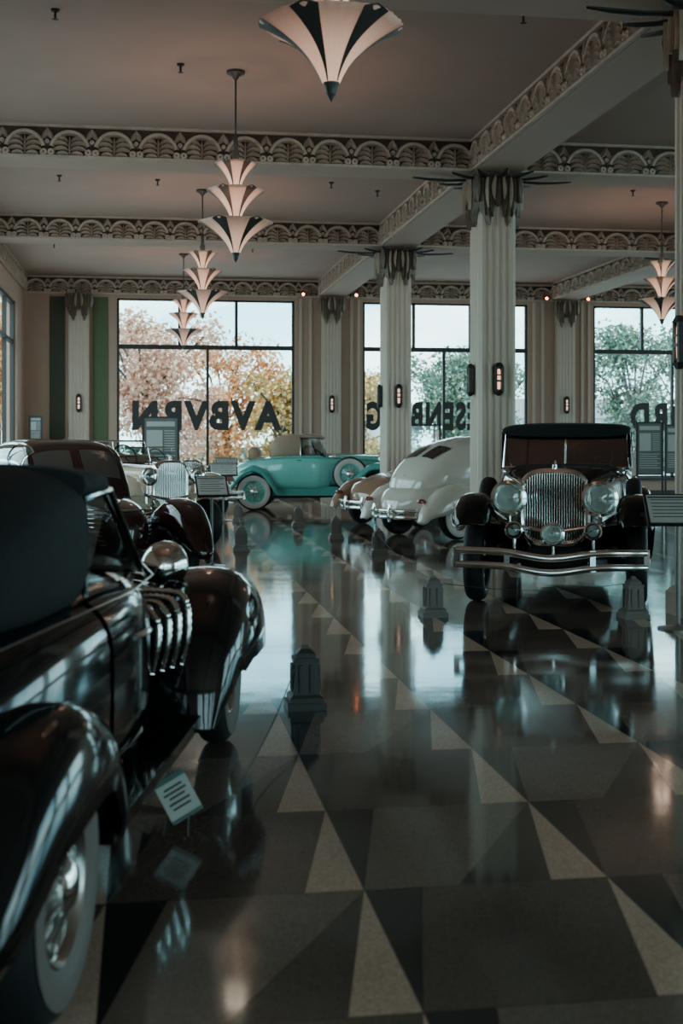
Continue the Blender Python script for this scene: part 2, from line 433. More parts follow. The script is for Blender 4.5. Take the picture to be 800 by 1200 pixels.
def column(loc, label):
    r = root('column', label, 'column', loc, group='showroom columns')
    b = MB(); extrude(b, flute_section(0.28), 0.25, ZB-0.06); b.obj('shaft', COLM, r, ang=30)
    b = MB(); b.taper(0, 0, 0, 0.2, 0.33, 0.33, 0.33, 0.33); b.taper(0, 0, 0.2, 0.26, 0.33, 0.33, 0.28, 0.28); b.obj('plinth', COLM, r, smooth=False)
    b = MB(); g = MB()
    for q in range(4):
        M = Matrix.Rotation(q*pi/2, 4, 'Z'); face_feathers(b, M, 0.275)
        def P(s, z, d): return tuple(M @ Vector((s, -0.365-d, z)))
        for s_ in (1, -1):
            leaf(g, P, s_*.05, ZB-0.06, 0.36, 0.035, -90+s_*22, 0.05, -s_*30); leaf(g, P, s_*.17, ZB-0.06, 0.48, 0.03, -90+s_*8, 0.045, -s_*14)
    b.taper(0, 0, ZB-0.1, ZB-0.015, 0.30, 0.30, 0.36, 0.36)
    b.obj('capital', FEATH, r); g.obj('capital_leaf', GOLD, r)
    b = MB()
    for i in range(12):
        a = 2*pi*i/12; L = 1.0 if i % 6 == 0 else 0.62
        M = Matrix.Rotation(a, 4, 'Z')
        def P(s, z, d): return tuple(M @ Vector((0.2+s, z, ZB-0.05-0.04*sin(pi*min(1, s/L))-d*0.3)))
        leaf(b, P, 0, 0, L, 0.075, 0, 0.05)
    b.obj('ceiling_leaf_star', DKBR, r, solid=0.012)
    return r
c1 = column((5.05, 18.3, 0), 'fluted cream square column with draped dark leaf capital')
for y in (10.85, 25.7): clone(c1, (5.05, y, 0))
for y in (18.3, 25.7): clone(c1, (11.6, y, 0))

def pilaster(x):
    r = root('pilaster', 'fluted beige wall pilaster with draped leaf capital', 'pilaster', (x, WY1-0.135, 0), group='back wall pilasters')
    b = MB(); pts = flute_section(0.26); extrude(b, [(px, py*0.5) for px, py in pts], 0.15, ZB-0.05)
    b.obj('shaft', mat('pilaster_plaster', (0.56, 0.42, 0.34), 0.6), r, ang=30)
    MB().box(-.28, .28, -.16, .09, 0, .16).obj('plinth', COLM, r, smooth=False)
    b = MB(); face_feathers(b, Matrix.Identity(4), 0.14); b.obj('capital', FEATH, r)
    g = MB()
    def P(s, z, d): return (s, -0.22-d, z)
    for s_ in (1, -1): leaf(g, P, s_*.05, ZB-0.06, 0.36, 0.035, -90+s_*22, 0.05, -s_*30)
    g.obj('capital_leaf', GOLD, r)
    return r
p1 = pilaster(-1.73)
for x in (4.97, 11.56, 18.1): clone(p1, (x, WY1-0.135, 0))

SGL = mat('sconce_glow', (1, 0.75, 0.6), 0.5, emit=(1.0, 0.55, 0.36), estr=0.55)
def sconce(loc, rz):
    r = root('wall_sconce', 'dark bronze vertical wall sconce with warm glow', 'wall lamp', loc, rz, group='column sconces')
    b = MB(); b.box(-0.05, 0.05, -0.02, 0.0, -0.24, 0.2)
    for s_ in (-1, 1): b.box(s_*0.05-0.018, s_*0.05+0.018, -0.085, 0.0, -0.2, 0.16)
    b.taper(0, -0.05, -0.26, -0.2, 0.02, 0.02, 0.065, 0.045); b.taper(0, -0.05, 0.16, 0.22, 0.065, 0.045, 0.03, 0.02)
    b.box(-.05, .05, -.088, -.08, -.06, -.03); b.box(-.05, .05, -.088, -.08, .03, .05)
    b.obj('bracket', DKBR, r, smooth=False)
    MB().lathe([(0.001, -0.17), (0.022, -0.16), (0.026, 0), (0.022, 0.12), (0.001, 0.13)], (0, -0.05, 0), n=12).obj('lamp_tube', SGL, r)
    return r
s1 = sconce((5.05, 18.3-0.29, 2.48), 0)
for cx, cy in ((5.05, 10.85), (5.05, 25.7)): clone(s1, (cx, cy-0.29, 2.48), 0)
for cy in (10.85, 18.3, 25.7): clone(s1, (5.05-0.29, cy, 2.48), -pi/2)
for x in (-1.73, 4.97, 11.56): clone(s1, (x, WY1-0.27, 2.55), 0)

# ------------------------------------------------------------------ chandeliers
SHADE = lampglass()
LEAF = mat('lamp_leaf_metal', (0.075, 0.075, 0.068), 0.45, 0.2, var=0.3)
def chandelier(loc):
    r = root('chandelier', 'three-tier fluted fan glass pendant lamp with dark metal leaves', 'lamp', loc, group='pendant lamps')
    MB().lathe([(0.001, ZC), (0.11, ZC), (0.11, ZC-0.03), (0.05, ZC-0.06), (0.02, ZC-0.1)], n=24).obj('canopy', LEAF, r)
    MB().tube([(0, 0, ZC-0.05), (0, 0, 4.1)], 0.012).obj('rod', LEAF, r)
    MB().lathe([(0.001, 5.2), (0.025, 5.15), (0.03, 5.0), (0.05, 4.93), (0.03, 4.86), (0.025, 4.8)], n=16).obj('rod_sleeve', LEAF, r)
    for zt, R, H in ((4.84, 0.235, 0.30), (4.53, 0.32, 0.36), (4.15, 0.42, 0.36)):
        def rr(t): return 0.05+(R-0.05)*(0.50*t+0.50*t**2.6)
        prof = [(rr(k/12), zt-H+H*(k/12)**0.9) for k in range(13)]
        mod = lambda a, t: (1+0.045*t*abs(cos(3*a)))*(1+.012*cos(36*a))
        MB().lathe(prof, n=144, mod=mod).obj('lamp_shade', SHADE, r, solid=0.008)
        b = MB()
        for i in range(6):
            a0 = i*pi/3
            vs = []; fs = []
            for k_ in range(13):
                t = k_/12
                for j in range(7):
                    a = a0+(j-3)/3*radians(4+8*t**1.1)
                    q = (rr(t)*(1+0.045*t*abs(cos(3*a)))+0.010)
                    vs.append((q*cos(a), q*sin(a), zt-H+H*t**0.9-0.012*t+(0.025*(1-abs(j-3)/3) if k_ == 12 else 0)))
            for k_ in range(12):
                for j in range(6): fs.append((k_*7+j, k_*7+j+1, (k_+1)*7+j+1, (k_+1)*7+j))
            b.add(vs, fs)
        b.obj('shade_leaf', LEAF, r)
    MB().lathe([(0.085, 3.90), (0.075, 3.86), (0.055, 3.84), (0.05, 3.78), (0.035, 3.75), (0.03, 3.72), (0.001, 3.67)], n=12).obj('finial', LEAF, r, ang=20)
    return r
ch = chandelier((1.13, 7.8, 0))
LAMPS = [(1.05, 15.1), (0.98, 22.4), (0.88, 30.2), (9.35, 22.3)]
for x, y in LAMPS: clone(ch, (x, y, 0))
for x, y in [(1.13, 7.8)]+LAMPS:
    for z, p in ((4.25, 12), (4.95, 3)):
        l = bpy.data.lights.new('lamp_bulb', 'POINT'); l.energy = p; l.color = (1, 0.62, 0.45); l.shadow_soft_size = 0.12
        o = bpy.data.objects.new('lamp_bulb', l); COL.objects.link(o); o.location = (x, y, z)

sp = root('ceiling_sprinkler', 'small dark metal ceiling sprinkler head', 'sprinkler', (0, 0, 0), group='ceiling sprinklers')
b = MB(); b.lathe([(0.001, 0), (0.045, 0), (0.04, -0.02), (0.012, -0.03), (0.012, -0.09), (0.035, -0.1), (0.001, -0.105)], n=12); b.obj('sprinkler_head', DKBR, sp)
PTS = [(-0.9, 13.2), (2.2, 13.4), (3.8, 12.6), (-1.4, 21.5), (0.2, 21.6), (3.1, 21.4), (4.0, 22.0), (-2, 29), (2.4, 29), (0.4, 14.9), (7.5, 15.5), (8.4, 21.3)]
sp.location = (*PTS[0], ZC)
for p in PTS[1:]: clone(sp, (*p, ZC))
AMB = mat('spot_glow', (1, 0.5, 0.3), 0.4, emit=(1, 0.25, 0.1), estr=5)
sl = root('spotlight', 'small round warm amber wall spotlight', 'lamp', (4.2, WY1-0.12, ZB+0.02), group='wall spotlights')
MB().lathe([(0.001, 0), (0.05, 0), (0.07, -0.12), (0.06, -0.13)], axis='y', n=16).obj('housing', DKBR, sl)
MB().lathe([(0.001, -0.135), (0.04, -0.13)], axis='y', n=16).obj('bulb', AMB, sl)
for x in (5.65, 11.0, 12.2): clone(sl, (x, WY1-0.12, ZB+0.02))

# ------------------------------------------------------------------ window lettering (reads correctly from the street)
LET = mat('lettering_vinyl', (0.045, 0.038, 0.037), 0.6)
def lettering(txt, x0, x1, z0, z1, label, wide=1.2):
    cu = bpy.data.curves.new('t', 'FONT'); cu.body = txt; cu.extrude = 0.01; cu.offset = 0.05; cu.resolution_u = 4; cu.space_character = wide
    to = bpy.data.objects.new('t', cu); COL.objects.link(to); bpy.context.view_layer.update()
    dg = bpy.context.evaluated_depsgraph_get(); me = bpy.data.meshes.new_from_object(to.evaluated_get(dg))
    bpy.data.objects.remove(to)
    xsn = [v.co.x for v in me.vertices]; ysn = [v.co.y for v in me.vertices]
    ax, bx, ay, by = min(xsn), max(xsn), min(ysn), max(ysn)
    for v in me.vertices:
        x, y, z = v.co
        v.co = (x1-(x-ax)/(bx-ax)*(x1-x0), WY1+0.055+z*0.5, z0+(y-ay)/(by-ay)*(z1-z0))
    me.materials.clear(); me.materials.append(LET)
    o = bpy.data.objects.new('window_lettering', me); COL.objects.link(o); tag(o, label, 'lettering')
lettering('AVBVRN', -0.35, 3.65, 1.82, 2.62, 'dark block letters AVBVRN on window glass, reversed from inside')
lettering('DVESENBERG', 5.98, 10.02, 1.82, 2.62, 'dark block letters DVESENBERG on window glass, reversed from inside')
lettering('CORD', 13.55, 16.0, 1.82, 2.62, 'dark block letters CORD on window glass, reversed from inside')

# ------------------------------------------------------------------ car helpers
WCACHE = {}
def wheel_data(R, hw, rimm, ww, wire):
    wwm = ww if isinstance(ww, bpy.types.Material) else WW
    key = (R, hw, rimm.name, bool(ww), wwm.name, wire)
    if key in WCACHE: return WCACHE[key]
    rc = R-0.085; hr = 0.085
    def prof(y_s=1):
        out = []
        for k in range(25):
            a = 2*pi*k/24; out.append((rc+hr*spw(cos(a), 0.8), hw*spw(sin(a), 0.8)))
        return out
    d = {}
    d['tire'] = MB().lathe(prof(), axis='y', n=48).data('tire', TIRE)
    def ys(r): return -hw*(max(0.0, 1-abs((r-rc)/hr)**2.5))**(1/2.5)
    if ww:
        r0, r1 = R-0.150, R-0.045
        d['whitewall'] = MB().lathe([(r0+(r1-r0)*k/8, ys(r0+(r1-r0)*k/8)-0.004) for k in range(9)], axis='y', n=48).data('whitewall', wwm)
    ri = R-0.15
    rim = MB()
    rim.lathe([(ri+0.015, -hw*0.75), (ri-0.005, -hw*0.85), (ri-0.02, -hw*0.7), (ri-0.03, -hw*0.2), (ri-0.03, hw*0.6)], axis='y', n=40)
    if wire:
        rim.lathe([(0.05, -hw*0.2), (ri-0.02, hw*0.3)], axis='y', n=32)
        sp_ = MB()
        for i in range(28):
            a = 2*pi*i/28; a2 = a+0.25*(1 if i % 2 else -1)
            sp_.tube([(0.05*cos(a2), -hw*0.9, 0.05*sin(a2)), ((ri-0.02)*cos(a), -hw*(0.5 if i % 2 else 0.1), (ri-0.02)*sin(a))], 0.005, 5)
        d['spokes'] = sp_.data('spokes', CHR)
    else:
        rim.lathe([(ri-0.02, -hw*0.6), (ri*0.7, -hw*0.35), (0.09, -hw*0.7), (0.001, -hw*0.7)], axis='y', n=40)
    d['wheel'] = rim.data('wheel', rimm)
    d['hubcap'] = MB().lathe([(0.075, -hw*0.6), (0.075, -hw*0.95), (0.055, -hw*1.15), (0.02, -hw*1.25), (0.001, -hw*1.26)], axis='y', n=24).data('hubcap', CHR)
    WCACHE[key] = d
    return d
def add_wheel(r, x, y, z, R=0.37, hw=0.085, rimm=None, ww=True, wire=False, name='wheel', side=None, yaw=0):
    d = wheel_data(R, hw, rimm or CHRD, ww, wire)
    w = bpy.data.objects.new(name, d['wheel']); COL.objects.link(w); w.parent = r; w.location = (x, y, z)
    w.rotation_euler = (0, 0, (pi if (side or y) > 0 else 0)+yaw)
    for k in ('tire', 'whitewall', 'spokes', 'hubcap'):
        if k in d:
            o = bpy.data.objects.new(k, d[k]); COL.objects.link(o); o.parent = w
    return w
def headlight(r, x, y, z, R, L, shell=None, name='headlight', stem=None):
    b = MB(); b.lathe([(0.001, -L), (R*0.35, -L*0.95), (R*0.7, -L*0.72), (R*0.95, -L*0.3), (R, 0.0), (R*1.08, 0.01), (R*1.08, 0.04), (R*0.90, 0.05)], (x, y, z), 'x', 28)
    if stem: b.tube([(x-L*0.3, y, z-R*0.8), (x-L*0.3, stem[0], stem[1])], 0.02)
    o = b.obj(name, shell or CHR, r)
    MB().lathe([(R*.93, .04), (R*.82, -.12*L), (R*.6, -.36*L), (R*.3, -.5*L), (0.001, -.54*L)], (x, y, z), 'x', 28).obj('reflector', REFL, o)
    MB().lathe([(0.001, -.5*L), (R*.12, -.42*L), (R*.12, -.25*L), (0.001, -.2*L)], (x, y, z), 'x', 12).obj('bulb', PAPERW, o)
    b = MB(); b.lathe([(0.001, 0.075), (R*0.5, 0.066), (R*0.91, 0.042)], (x, y, z), 'x', 28)
    b.obj('lens', LENS, o)
    return o
def bumper(r, x, hw, z, bars=(0, 0.1), bow=0.12, rr=0.028, name='front_bumper', sgn=1, dip=0.0):
    b = MB()
    for dz in bars:
        b.tube([(x-sgn*bow*(abs(t)**3), t*hw, z+dz-dip*cos(t*pi/2)**6) for t in [i/18 for i in range(-18, 19)]], rr, 12, 0.8)
    if len(bars) > 1:
        for t in (-1, -0.45, 0.45, 1): b.box(x-sgn*bow*abs(t)**3-0.02, x-sgn*bow*abs(t)**3+0.02, t*hw-0.025, t*hw+0.025, z-dip*cos(t*pi/2)**6-0.03, z+bars[-1]+0.03-dip*cos(t*pi/2)**6)
    for s_ in (-0.4, 0.4): b.tube([(x, s_*hw, z), (x-sgn*0.45, s_*hw*0.9, z+0.03)], 0.02)
    return b.obj(name, CHR, r)
def steering(r, x, y, z):
    b = MB(); pts = [Matrix.Rotation(radians(-25), 4, 'Y') @ Vector((0, 0.2*cos(a), 0.2*sin(a))) for a in [2*pi*i/20 for i in range(20)]]
    b.tube([Vector((x, y, z))+p for p in pts], 0.013, 6, closed=True)
    b.tube([(x, y, z), (x+0.35, y, z-0.22)], 0.015); b.tube([(x, y-0.19, z), (x, y+0.19, z)], 0.01)
    return b.obj('steering_wheel', DARKIN, r)
def seat(r, x, w, z0, z1, m=TANL, name='seat'):
    b = MB(); b.loft([(x-0.16, w*0.9, z0, z1-0.06, 4), (x-0.1, w, z0, z1, 5), (x+0.02, w, z0, z1-0.02, 5), (x+0.08, w*0.95, z0, z1-0.1, 4)], 24, 3)
    b.loft([(x, w, z0-0.05, z0+0.12, 5), (x+0.45, w, z0-0.05, z0+0.1, 5)], 24, 3)
    return b.obj(name, m, r)

def classic(loc, head, label, paint, fpaint, topm, kx=1.0, kz=1.0, R=0.37, wire=True, ww=True, rimm=None, top=(-1.15, -0.55, 0.10), zroof=1.62,
            sidemount=True, rumble=False, HLR=0.11, lou=True, wide=1.0, glassy=CGLASS, bump_rr=0.028, trackw=0.72, fogs=False, opentop=False, hi=False,
            seatm=TANL, hlz=None, fbump=True, thw=0.085, gtop=1.15, seath=1.27, hly=.40, fz=None, slab=.08, roofw=.60, nb=8, gww=.275):
    rz = atan2(head[1], head[0]); r = root('car', label, 'car', (loc[0], loc[1], 0), rz)
    fz = fz or kz
    K = lambda L: [(a*kx, w*wide, z0*kz, z1*kz, n) for a, w, z0, z1, n in L]
    F = lambda L: [(a*kx, z*fz, w, h) for a, z, w, h in L]
    tub = K([(-2.25, .25, .5, .78, 3), (-2.05, .46, .42, .93, 3), (-1.5, .62, .38, 1.02, 4), (-.8, .69, .38, 1.08, 5), (0, .68, .38, 1.10, 5), (.36, .60, .38, 1.10, 4)])
    b = MB(); b.loft(tub, 40, 5); b.obj('body', paint, r)
    for s_ in (1, -1):
        a0, a1 = (-38, 52) if s_ > 0 else (128, 218)
        MB().patch(tub, -.62*kx, .12*kx, a0, a1, 0.007, 6, 16).obj('door', paint, r)
        yb = .69*wide+0.03
        MB().tube([(-.5*kx, s_*yb, .98*kz), (-.36*kx, s_*(yb+0.01), .98*kz)], 0.012).obj('door_handle', CHR, r)
    MB().tube([(-2.0*kx, -.45*wide, .93*kz), (-1.5*kx, -.60*wide, 1.0*kz), (-.8*kx, -.685*wide-.01, 1.03*kz), (.3*kx, -.63*wide, 1.03*kz), (1.0*kx, -.43*wide, 1.0*kz), (1.72*kx, -.27*wide, .96*kz)], .012).obj('belt_molding', fpaint, r)
    hood = K([(.34, .595, .44, 1.10, 4), (1.0, .43, .46, (1.09+gtop-.08)/2+.01, 3.6), (1.72, gww-.005, .5, gtop-.08, 3.2)])
    b = MB(); b.loft(hood, 40, 5); b.obj('hood', paint, r)
    MB().tube([(.3*kx, 0, 1.105*kz), (1.0*kx, 0, ((1.09+gtop-.08)/2+.015)*kz), (1.75*kx, 0, (gtop-.07)*kz)], 0.008).obj('hood_hinge', CHR, r)
    if lou:
        for a in (-18, 162):
            b = MB()
            for i in range(22):
                x = (.50+i*0.05)*kx
                b.patch(hood, x, x+0.018, a, a+36, 0.012, 1, 4)
            b.obj('hood_louvers', paint if not hi else CHRD, r)
    gz0, gz1 = .50*kz, gtop*kz; gw = gww*wide
    b = MB()
    oval = [((1.80*kx), gw*spw(cos(a), 0.55), (gz0+gz1)/2+(gz1-gz0)/2*spw(sin(a), 0.6)) for a in [2*pi*i/40 for i in range(40)]]
    b.tube(oval, 0.036, 8, closed=True); b.loft([(1.70*kx, gw+0.01, gz0-.01, gz1+.01, 3.6), (1.80*kx, gw+0.01, gz0-.01, gz1+.01, 3.6)], 40, 2)
    b.cyl((1.80*kx, 0, gz1+0.02), 0.022, 0.05); b.tube([(1.84*kx, 0, gz1+0.05), (1.72*kx, 0, gz1+0.10)], 0.012)
    b.obj('radiator_shell', CHR, r)
    b = MB(); b.loft([(1.79*kx, gw-.02, gz0+.02, gz1-.02, 3.6), (1.812*kx, gw-.02, gz0+.02, gz1-.02, 3.6)], 40, 2); gb = b.obj('grille', DARKIN, r)
    b = MB()
    for i in range(-nb, nb+1):
        y = i*(gw-.025)/(nb+.5); hh = (1-abs(y/(gw-.0))**3.4)**(1/3.4)*(gz1-gz0)/2-0.01
        zc = (gz0+gz1)/2; b.tube([(1.826*kx, y, zc-hh), (1.83*kx, y, zc+hh)], 0.085/(nb+.5), 8)
    b.obj('grille_bars', CHR, gb)
    fy = trackw
    ffp = F([(.50, .35, .13, .05), (.78, .45, .15, .07), (1.10, .74, .17, .11), (1.40, .95, .18, .13), (1.70, 1.0, .185, .15), (1.93, .94, .18, .14), (2.07, .82, .165, .12), (2.12, .74, .13, .06)])
    for s_ in (1, -1):
        b = MB(); b.fender(ffp, s_*fy); b.obj('front_fender', fpaint, r, solid=0.015)
        b = MB(); P = [p for p in cat(ffp, 4) if .7*kx < p[0] < 2.0*kx]; vs = []
        for (x, z, w_, h_) in P:
            hy = (.595+(.27-.595)*min(1, max(0, (x/kx-.34)/1.38)))*wide
            vs += [(x, s_*(hy*.7), .52*fz), (x, s_*(hy+.02), min(z-.12, .66*fz)), (x, s_*(fy-w_+.02), z-h_-.0)]
        n_ = len(P); b.add(vs, [(i*3+j, i*3+j+1, i*3+j+4, i*3+j+3) for i in range(n_-1) for j in range(2)]); b.obj('fender_apron', fpaint, r)
        b = MB(); b.fender(F([(-.98, .35, .12, .05), (-1.12, .6, .15, .09), (-1.36, .86, .16, .12), (-1.68, .95, .165, .14), (-2.0, .82, .16, .13), (-2.22, .56, .12, .10), (-2.28, .42, .07, .05)]), s_*fy)
        b.obj('rear_fender', fpaint, r, solid=0.015)
        y0, y1 = sorted((s_*.52, s_*(fy+.13)))
        MB().box(-1.0*kx, .55*kx, y0, y1, .32*fz, .36*fz).obj('running_board', fpaint, r, smooth=False)
        y0, y1 = sorted((s_*.5, s_*.58))
        b = MB(); b.box(-1.3*kx, 1.2*kx, y0, y1, .30*fz, .46*kz); b.box(-2.0*kx, 1.9*kx, *sorted((s_*.40, s_*.5)), .40, .52); b.obj('frame_rail', fpaint, r, smooth=False)
        add_wheel(r, 1.62*kx, s_*fy, R, R, thw, rimm, ww, wire); add_wheel(r, -1.62*kx, s_*fy, R, R, thw, rimm, ww, wire)
        if sidemount: add_wheel(r, .92*kx, s_*(fy-.03), .40*fz+R*0.93, R*0.96, 0.08, rimm, ww, wire, 'spare_wheel')
        hz = hlz or 1.0*kz*0.97
        headlight(r, 1.88*kx, s_*hly*wide, hz, HLR, HLR*1.5, CHR, 'headlight', (s_*hly*wide, .62*kz))
        headlight(r, .45*kx, s_*.60, 1.05*kz, .04, .08, CHR, 'cowl_lamp')
        MB().lathe([(0.001, -0.05), (0.035, -0.04), (0.04, 0), (0.001, 0.01)], (-2.30*kx, s_*.55, .62), 'x', 16).obj('tail_light', REDL, r)
    MB().tube([(1.86*kx, t*.62, (.66+.1*(abs(t)))*fz) for t in [i/8 for i in range(-8, 9)]], 0.02).obj('headlight_bar', CHR, r)
    MB().tube([(1.62*kx, -fy, R), (1.62*kx, fy, R)], 0.035).obj('front_axle', DARKIN, r)
    MB().tube([(-1.62*kx, -fy, R), (-1.62*kx, fy, R)], 0.035).obj('rear_axle', DARKIN, r)
    b = MB(); b.loft([(-1.9*kx, .42, .26, .5, 4), (0, .5, .26, .5, 4), (1.5*kx, .36, .28, .55, 4), (1.74*kx, .28, .36, .58, 3)], 24, 3); b.obj('chassis', DARKIN, r)
    if fbump: bumper(r, 2.45*kx, .86, .42*kz if not fogs else .44, (0, 0.13 if fogs else .11), 0.08, bump_rr, dip=0.06 if fogs else 0.0)
    bumper(r, -2.48*kx, .8, .42*kz, (0, 0.1), 0.1, bump_rr, 'rear_bumper', -1)
    if fogs:
        headlight(r, 2.05*kx, 0, .70, .105, .13, CHR, 'driving_lamp', (0, .5))
        for s_ in (1, -1): headlight(r, 1.98*kx, s_*.37, .73, .08, .14, CHR, 'horn', (s_*.37, .55))
    xt, xs_, xw = [t*kx for t in top]; xb = xw+0.12; zb = 1.10*kz; zt = zroof-0.06 if not opentop else 1.42*kz
    yw = (roofw-.025)*wide; rw = roofw*wide
    b = MB(); fr = [(xb, -yw, zb-.02), (xb, yw, zb-.02), (xw, yw*.96, zt), (xw, -yw*.96, zt)]
    b.tube(fr+[fr[0]], 0.018, 6); b.tube([(xb, 0, zb), (xw, 0, zt)], 0.010, 6); b.obj('windshield_frame', CHR, r)
    MB().poly(fr).obj('windshield', glassy, r, smooth=False)
    if not opentop:
        tp = [(xt, .30*wide, 1.0*kz, zroof-.28, 3), (xt+.14, .52*wide, 1.0*kz, zroof-.07, 4), (xt+(xs_-xt)*.6, rw, 1.0*kz, zroof, 4), (xs_, rw, 1.0*kz, zroof+.01, 4)]
        b = MB(); b.loft(tp, 40, 4)
        b.loft([(xs_-.04, rw, zroof-slab, zroof+.01, 3.2), ((xs_+xw)/2, rw, zroof-slab, zroof+.01, 3.0), (xw, rw*.99, zroof-slab, zroof-.01, 2.8), (xw+.09, rw*.95, zroof-slab, zroof-slab*.45, 2.6)], 40, 3)
        b.obj('roof_top', topm, r)
        b = MB(); b.patch(tp, xt+0.005, xt+0.12, 55, 125, 0.008, 4, 10); b.obj('rear_window', DGLASS, r)
        for s_ in (1, -1):
            y = s_*(roofw-.005)*wide
            g = MB(); g.poly([(xs_, y, 1.07*kz), (xb, y, 1.07*kz), (xw, y, zroof-.08), (xs_, y, zroof-.08)]); g.obj('side_window', glassy, r, smooth=False)
            MB().tube([(xs_, y, 1.08*kz), (xs_, y, zroof-.08), (xw, y, zroof-.08)], 0.014, 6).obj('window_frame', CHRD, r)
    seat(r, xs_+.20, .5*wide, .85*kz, seath*kz, seatm); steering(r, xw-.15, .3, 1.2*kz)
    MB().loft([(xw+.02, .55*wide, .9*kz, 1.12*kz, 4), (xb+.02, .57*wide, .9*kz, 1.12*kz, 4)], 24, 2).obj('dashboard', DARKIN, r)
    if rumble:
        seat(r, -1.62*kx, .42, .95*kz, 1.25*kz, seatm, 'rumble_seat')
        b = MB(); M = Matrix.Translation((-1.86*kx, 0, .98*kz)) @ Matrix.Rotation(radians(-22), 4, 'Y'); b.box(-.02, .02, -.44, .44, 0, .30, M); b.obj('rumble_lid', paint, r)
    return r

def stream(loc, head, label, paint, cabin, windows, shield, body=None, hoodst=None, R=0.36, ww=True, wire=False, rimm=None, trackw=.74,
           roofm=None, ff=None, rf=None, fyo=0.0, lamps=(1.5, .60, .92, .095), grille=True, bumpers=True, bhw=.8, rearpatch=None, glassm=DGLASS, frm=None, hlshell=None, hlk=2.3):
    rz = atan2(head[1], head[0]); r = root('car', label, 'car', (loc[0], loc[1], 0), rz)
    body = body or [(-2.35, .22, .42, .62, 3), (-2.2, .42, .36, .78, 3), (-1.7, .60, .32, .92, 3), (-.9, .72, .30, 1.0, 4), (0, .73, .30, 1.02, 4), (.4, .68, .30, 1.02, 4)]
    hoodst = hoodst or [(.38, .68, .30, 1.02, 4), (.9, .54, .32, 1.0, 3.2), (1.6, .34, .36, .95, 2.8), (1.95, .22, .42, .85, 2.5), (2.05, .1, .5, .72, 2.2)]
    MB().loft(body, 40, 6).obj('body', paint, r); MB().loft(hoodst, 40, 6).obj('hood', paint, r)
    for s_ in (1, -1):
        a0, a1 = (-40, 50) if s_ > 0 else (130, 220)
        MB().patch(body, -.62, .22, a0, a1, 0.007, 6, 16).obj('door', paint, r)
        MB().tube([(-.52, s_*.765, .88), (-.46, s_*.785, .885), (-.36, s_*.785, .885)], 0.012).obj('door_handle', CHR, r)
        ffp = ff or [(.62, .30, .08, .05), (.85, .46, .13, .14), (1.15, .74, .17, .22), (1.5, .90, .19, .27), (1.85, .86, .19, .27), (2.1, .66, .16, .22), (2.2, .44, .10, .10), (2.2, .34, .05, .04)]
        MB().fender(ffp, s_*(trackw-fyo), m=18).obj('front_fender', paint, r, solid=0.015)
        rfp = rf or [(-.85, .30, .06, .05), (-1.02, .50, .12, .14), (-1.28, .76, .155, .22), (-1.62, .86, .17, .26), (-2.0, .78, .16, .24), (-2.32, .52, .12, .15), (-2.42, .34, .06, .05)]
        MB().fender(rfp, s_*trackw, m=18).obj('rear_fender', paint, r, solid=0.015)
        MB().box(-1.0, .72, *sorted((s_*.6, s_*(trackw+.06))), .28, .33).obj('running_board', BLK, r, smooth=False)
        add_wheel(r, 1.62, s_*(trackw+.0), R, R, 0.085, rimm, ww, wire); add_wheel(r, -1.62, s_*(trackw+.0), R, R, 0.085, rimm, ww, wire)
        if lamps:
            lx, ly, lz, lr = lamps; headlight(r, lx, s_*ly, lz, lr, lr*hlk, hlshell or CHR, 'headlight', (s_*(ly-.08), lz-.25))
        MB().lathe([(0.001, -0.06), (0.03, -0.05), (0.04, 0), (0.03, 0.08), (0.001, 0.1)], (-2.32, s_*.66, .62), 'x', 16).obj('tail_light', REDL, r)
    for xx in (1.62, -1.62): MB().tube([(xx, -trackw, R), (xx, trackw, R)], 0.035).obj('axle', DARKIN, r)
    if cabin:
        MB().loft(cabin, 44, 6).obj('cabin', roofm or paint, r)
        for (x0, x1, a0, a1) in windows:
            for s_ in (0, 1):
                p0, p1 = (a0, a1) if not s_ else (180-a0, 180-a1)
                MB().patch(cabin, x0-.02, x1+.02, p0-(3 if not s_ else -3), p1+(3 if not s_ else -3), 0.005, 10, 8).obj('window_frame', frm or CHRD, r)
                MB().patch(cabin, x0, x1, p0, p1, 0.010, 10, 8).obj('side_window', glassm, r)
        if shield:
            x0, x1, a0 = shield
            for q0, q1 in ((a0, 89), (91, 180-a0)): MB().patch(cabin, x0, x1, q0, q1, 0.01, 8, 10).obj('windshield', glassm, r)
        if rearpatch:
            x0, x1, a0, ag = rearpatch
            for q0, q1 in ((a0, 90-ag), (90+ag, 180-a0)):
                MB().patch(cabin, x0, x1, q0, q1, 0.012, 8, 10).obj('rear_window', glassm, r)
            MB().tube([(-2.1, 0, 1.0), (-1.7, 0, 1.36), (-1.2, 0, 1.57), (-.6, 0, 1.665)], .012).obj('roof_spine', paint, r)
    if grille:
        b = MB()
        for i in range(9):
            z = .50+i*.045
            b.tube([(1.5+.46*cos(t)-.0, .40*sin(t), z) for t in [radians(-62+i2*124/14) for i2 in range(15)]], 0.009, 6)
        b.obj('grille', CHR, r)
    if bumpers:
        if bumpers != 'rear': bumper(r, 2.42, .82, .38, (0, .09), .14, .026)
        bumper(r, -2.52, bhw, .36, (0, .10), .22, .032, 'rear_bumper', -1)
        for s_ in (-1, 1): MB().tube([(-2.56, s_*bhw*.35, .30), (-2.60, s_*bhw*.35, .42), (-2.55, s_*bhw*.35, .56)], .03).obj('bumper_guard', CHR, r)
    return r

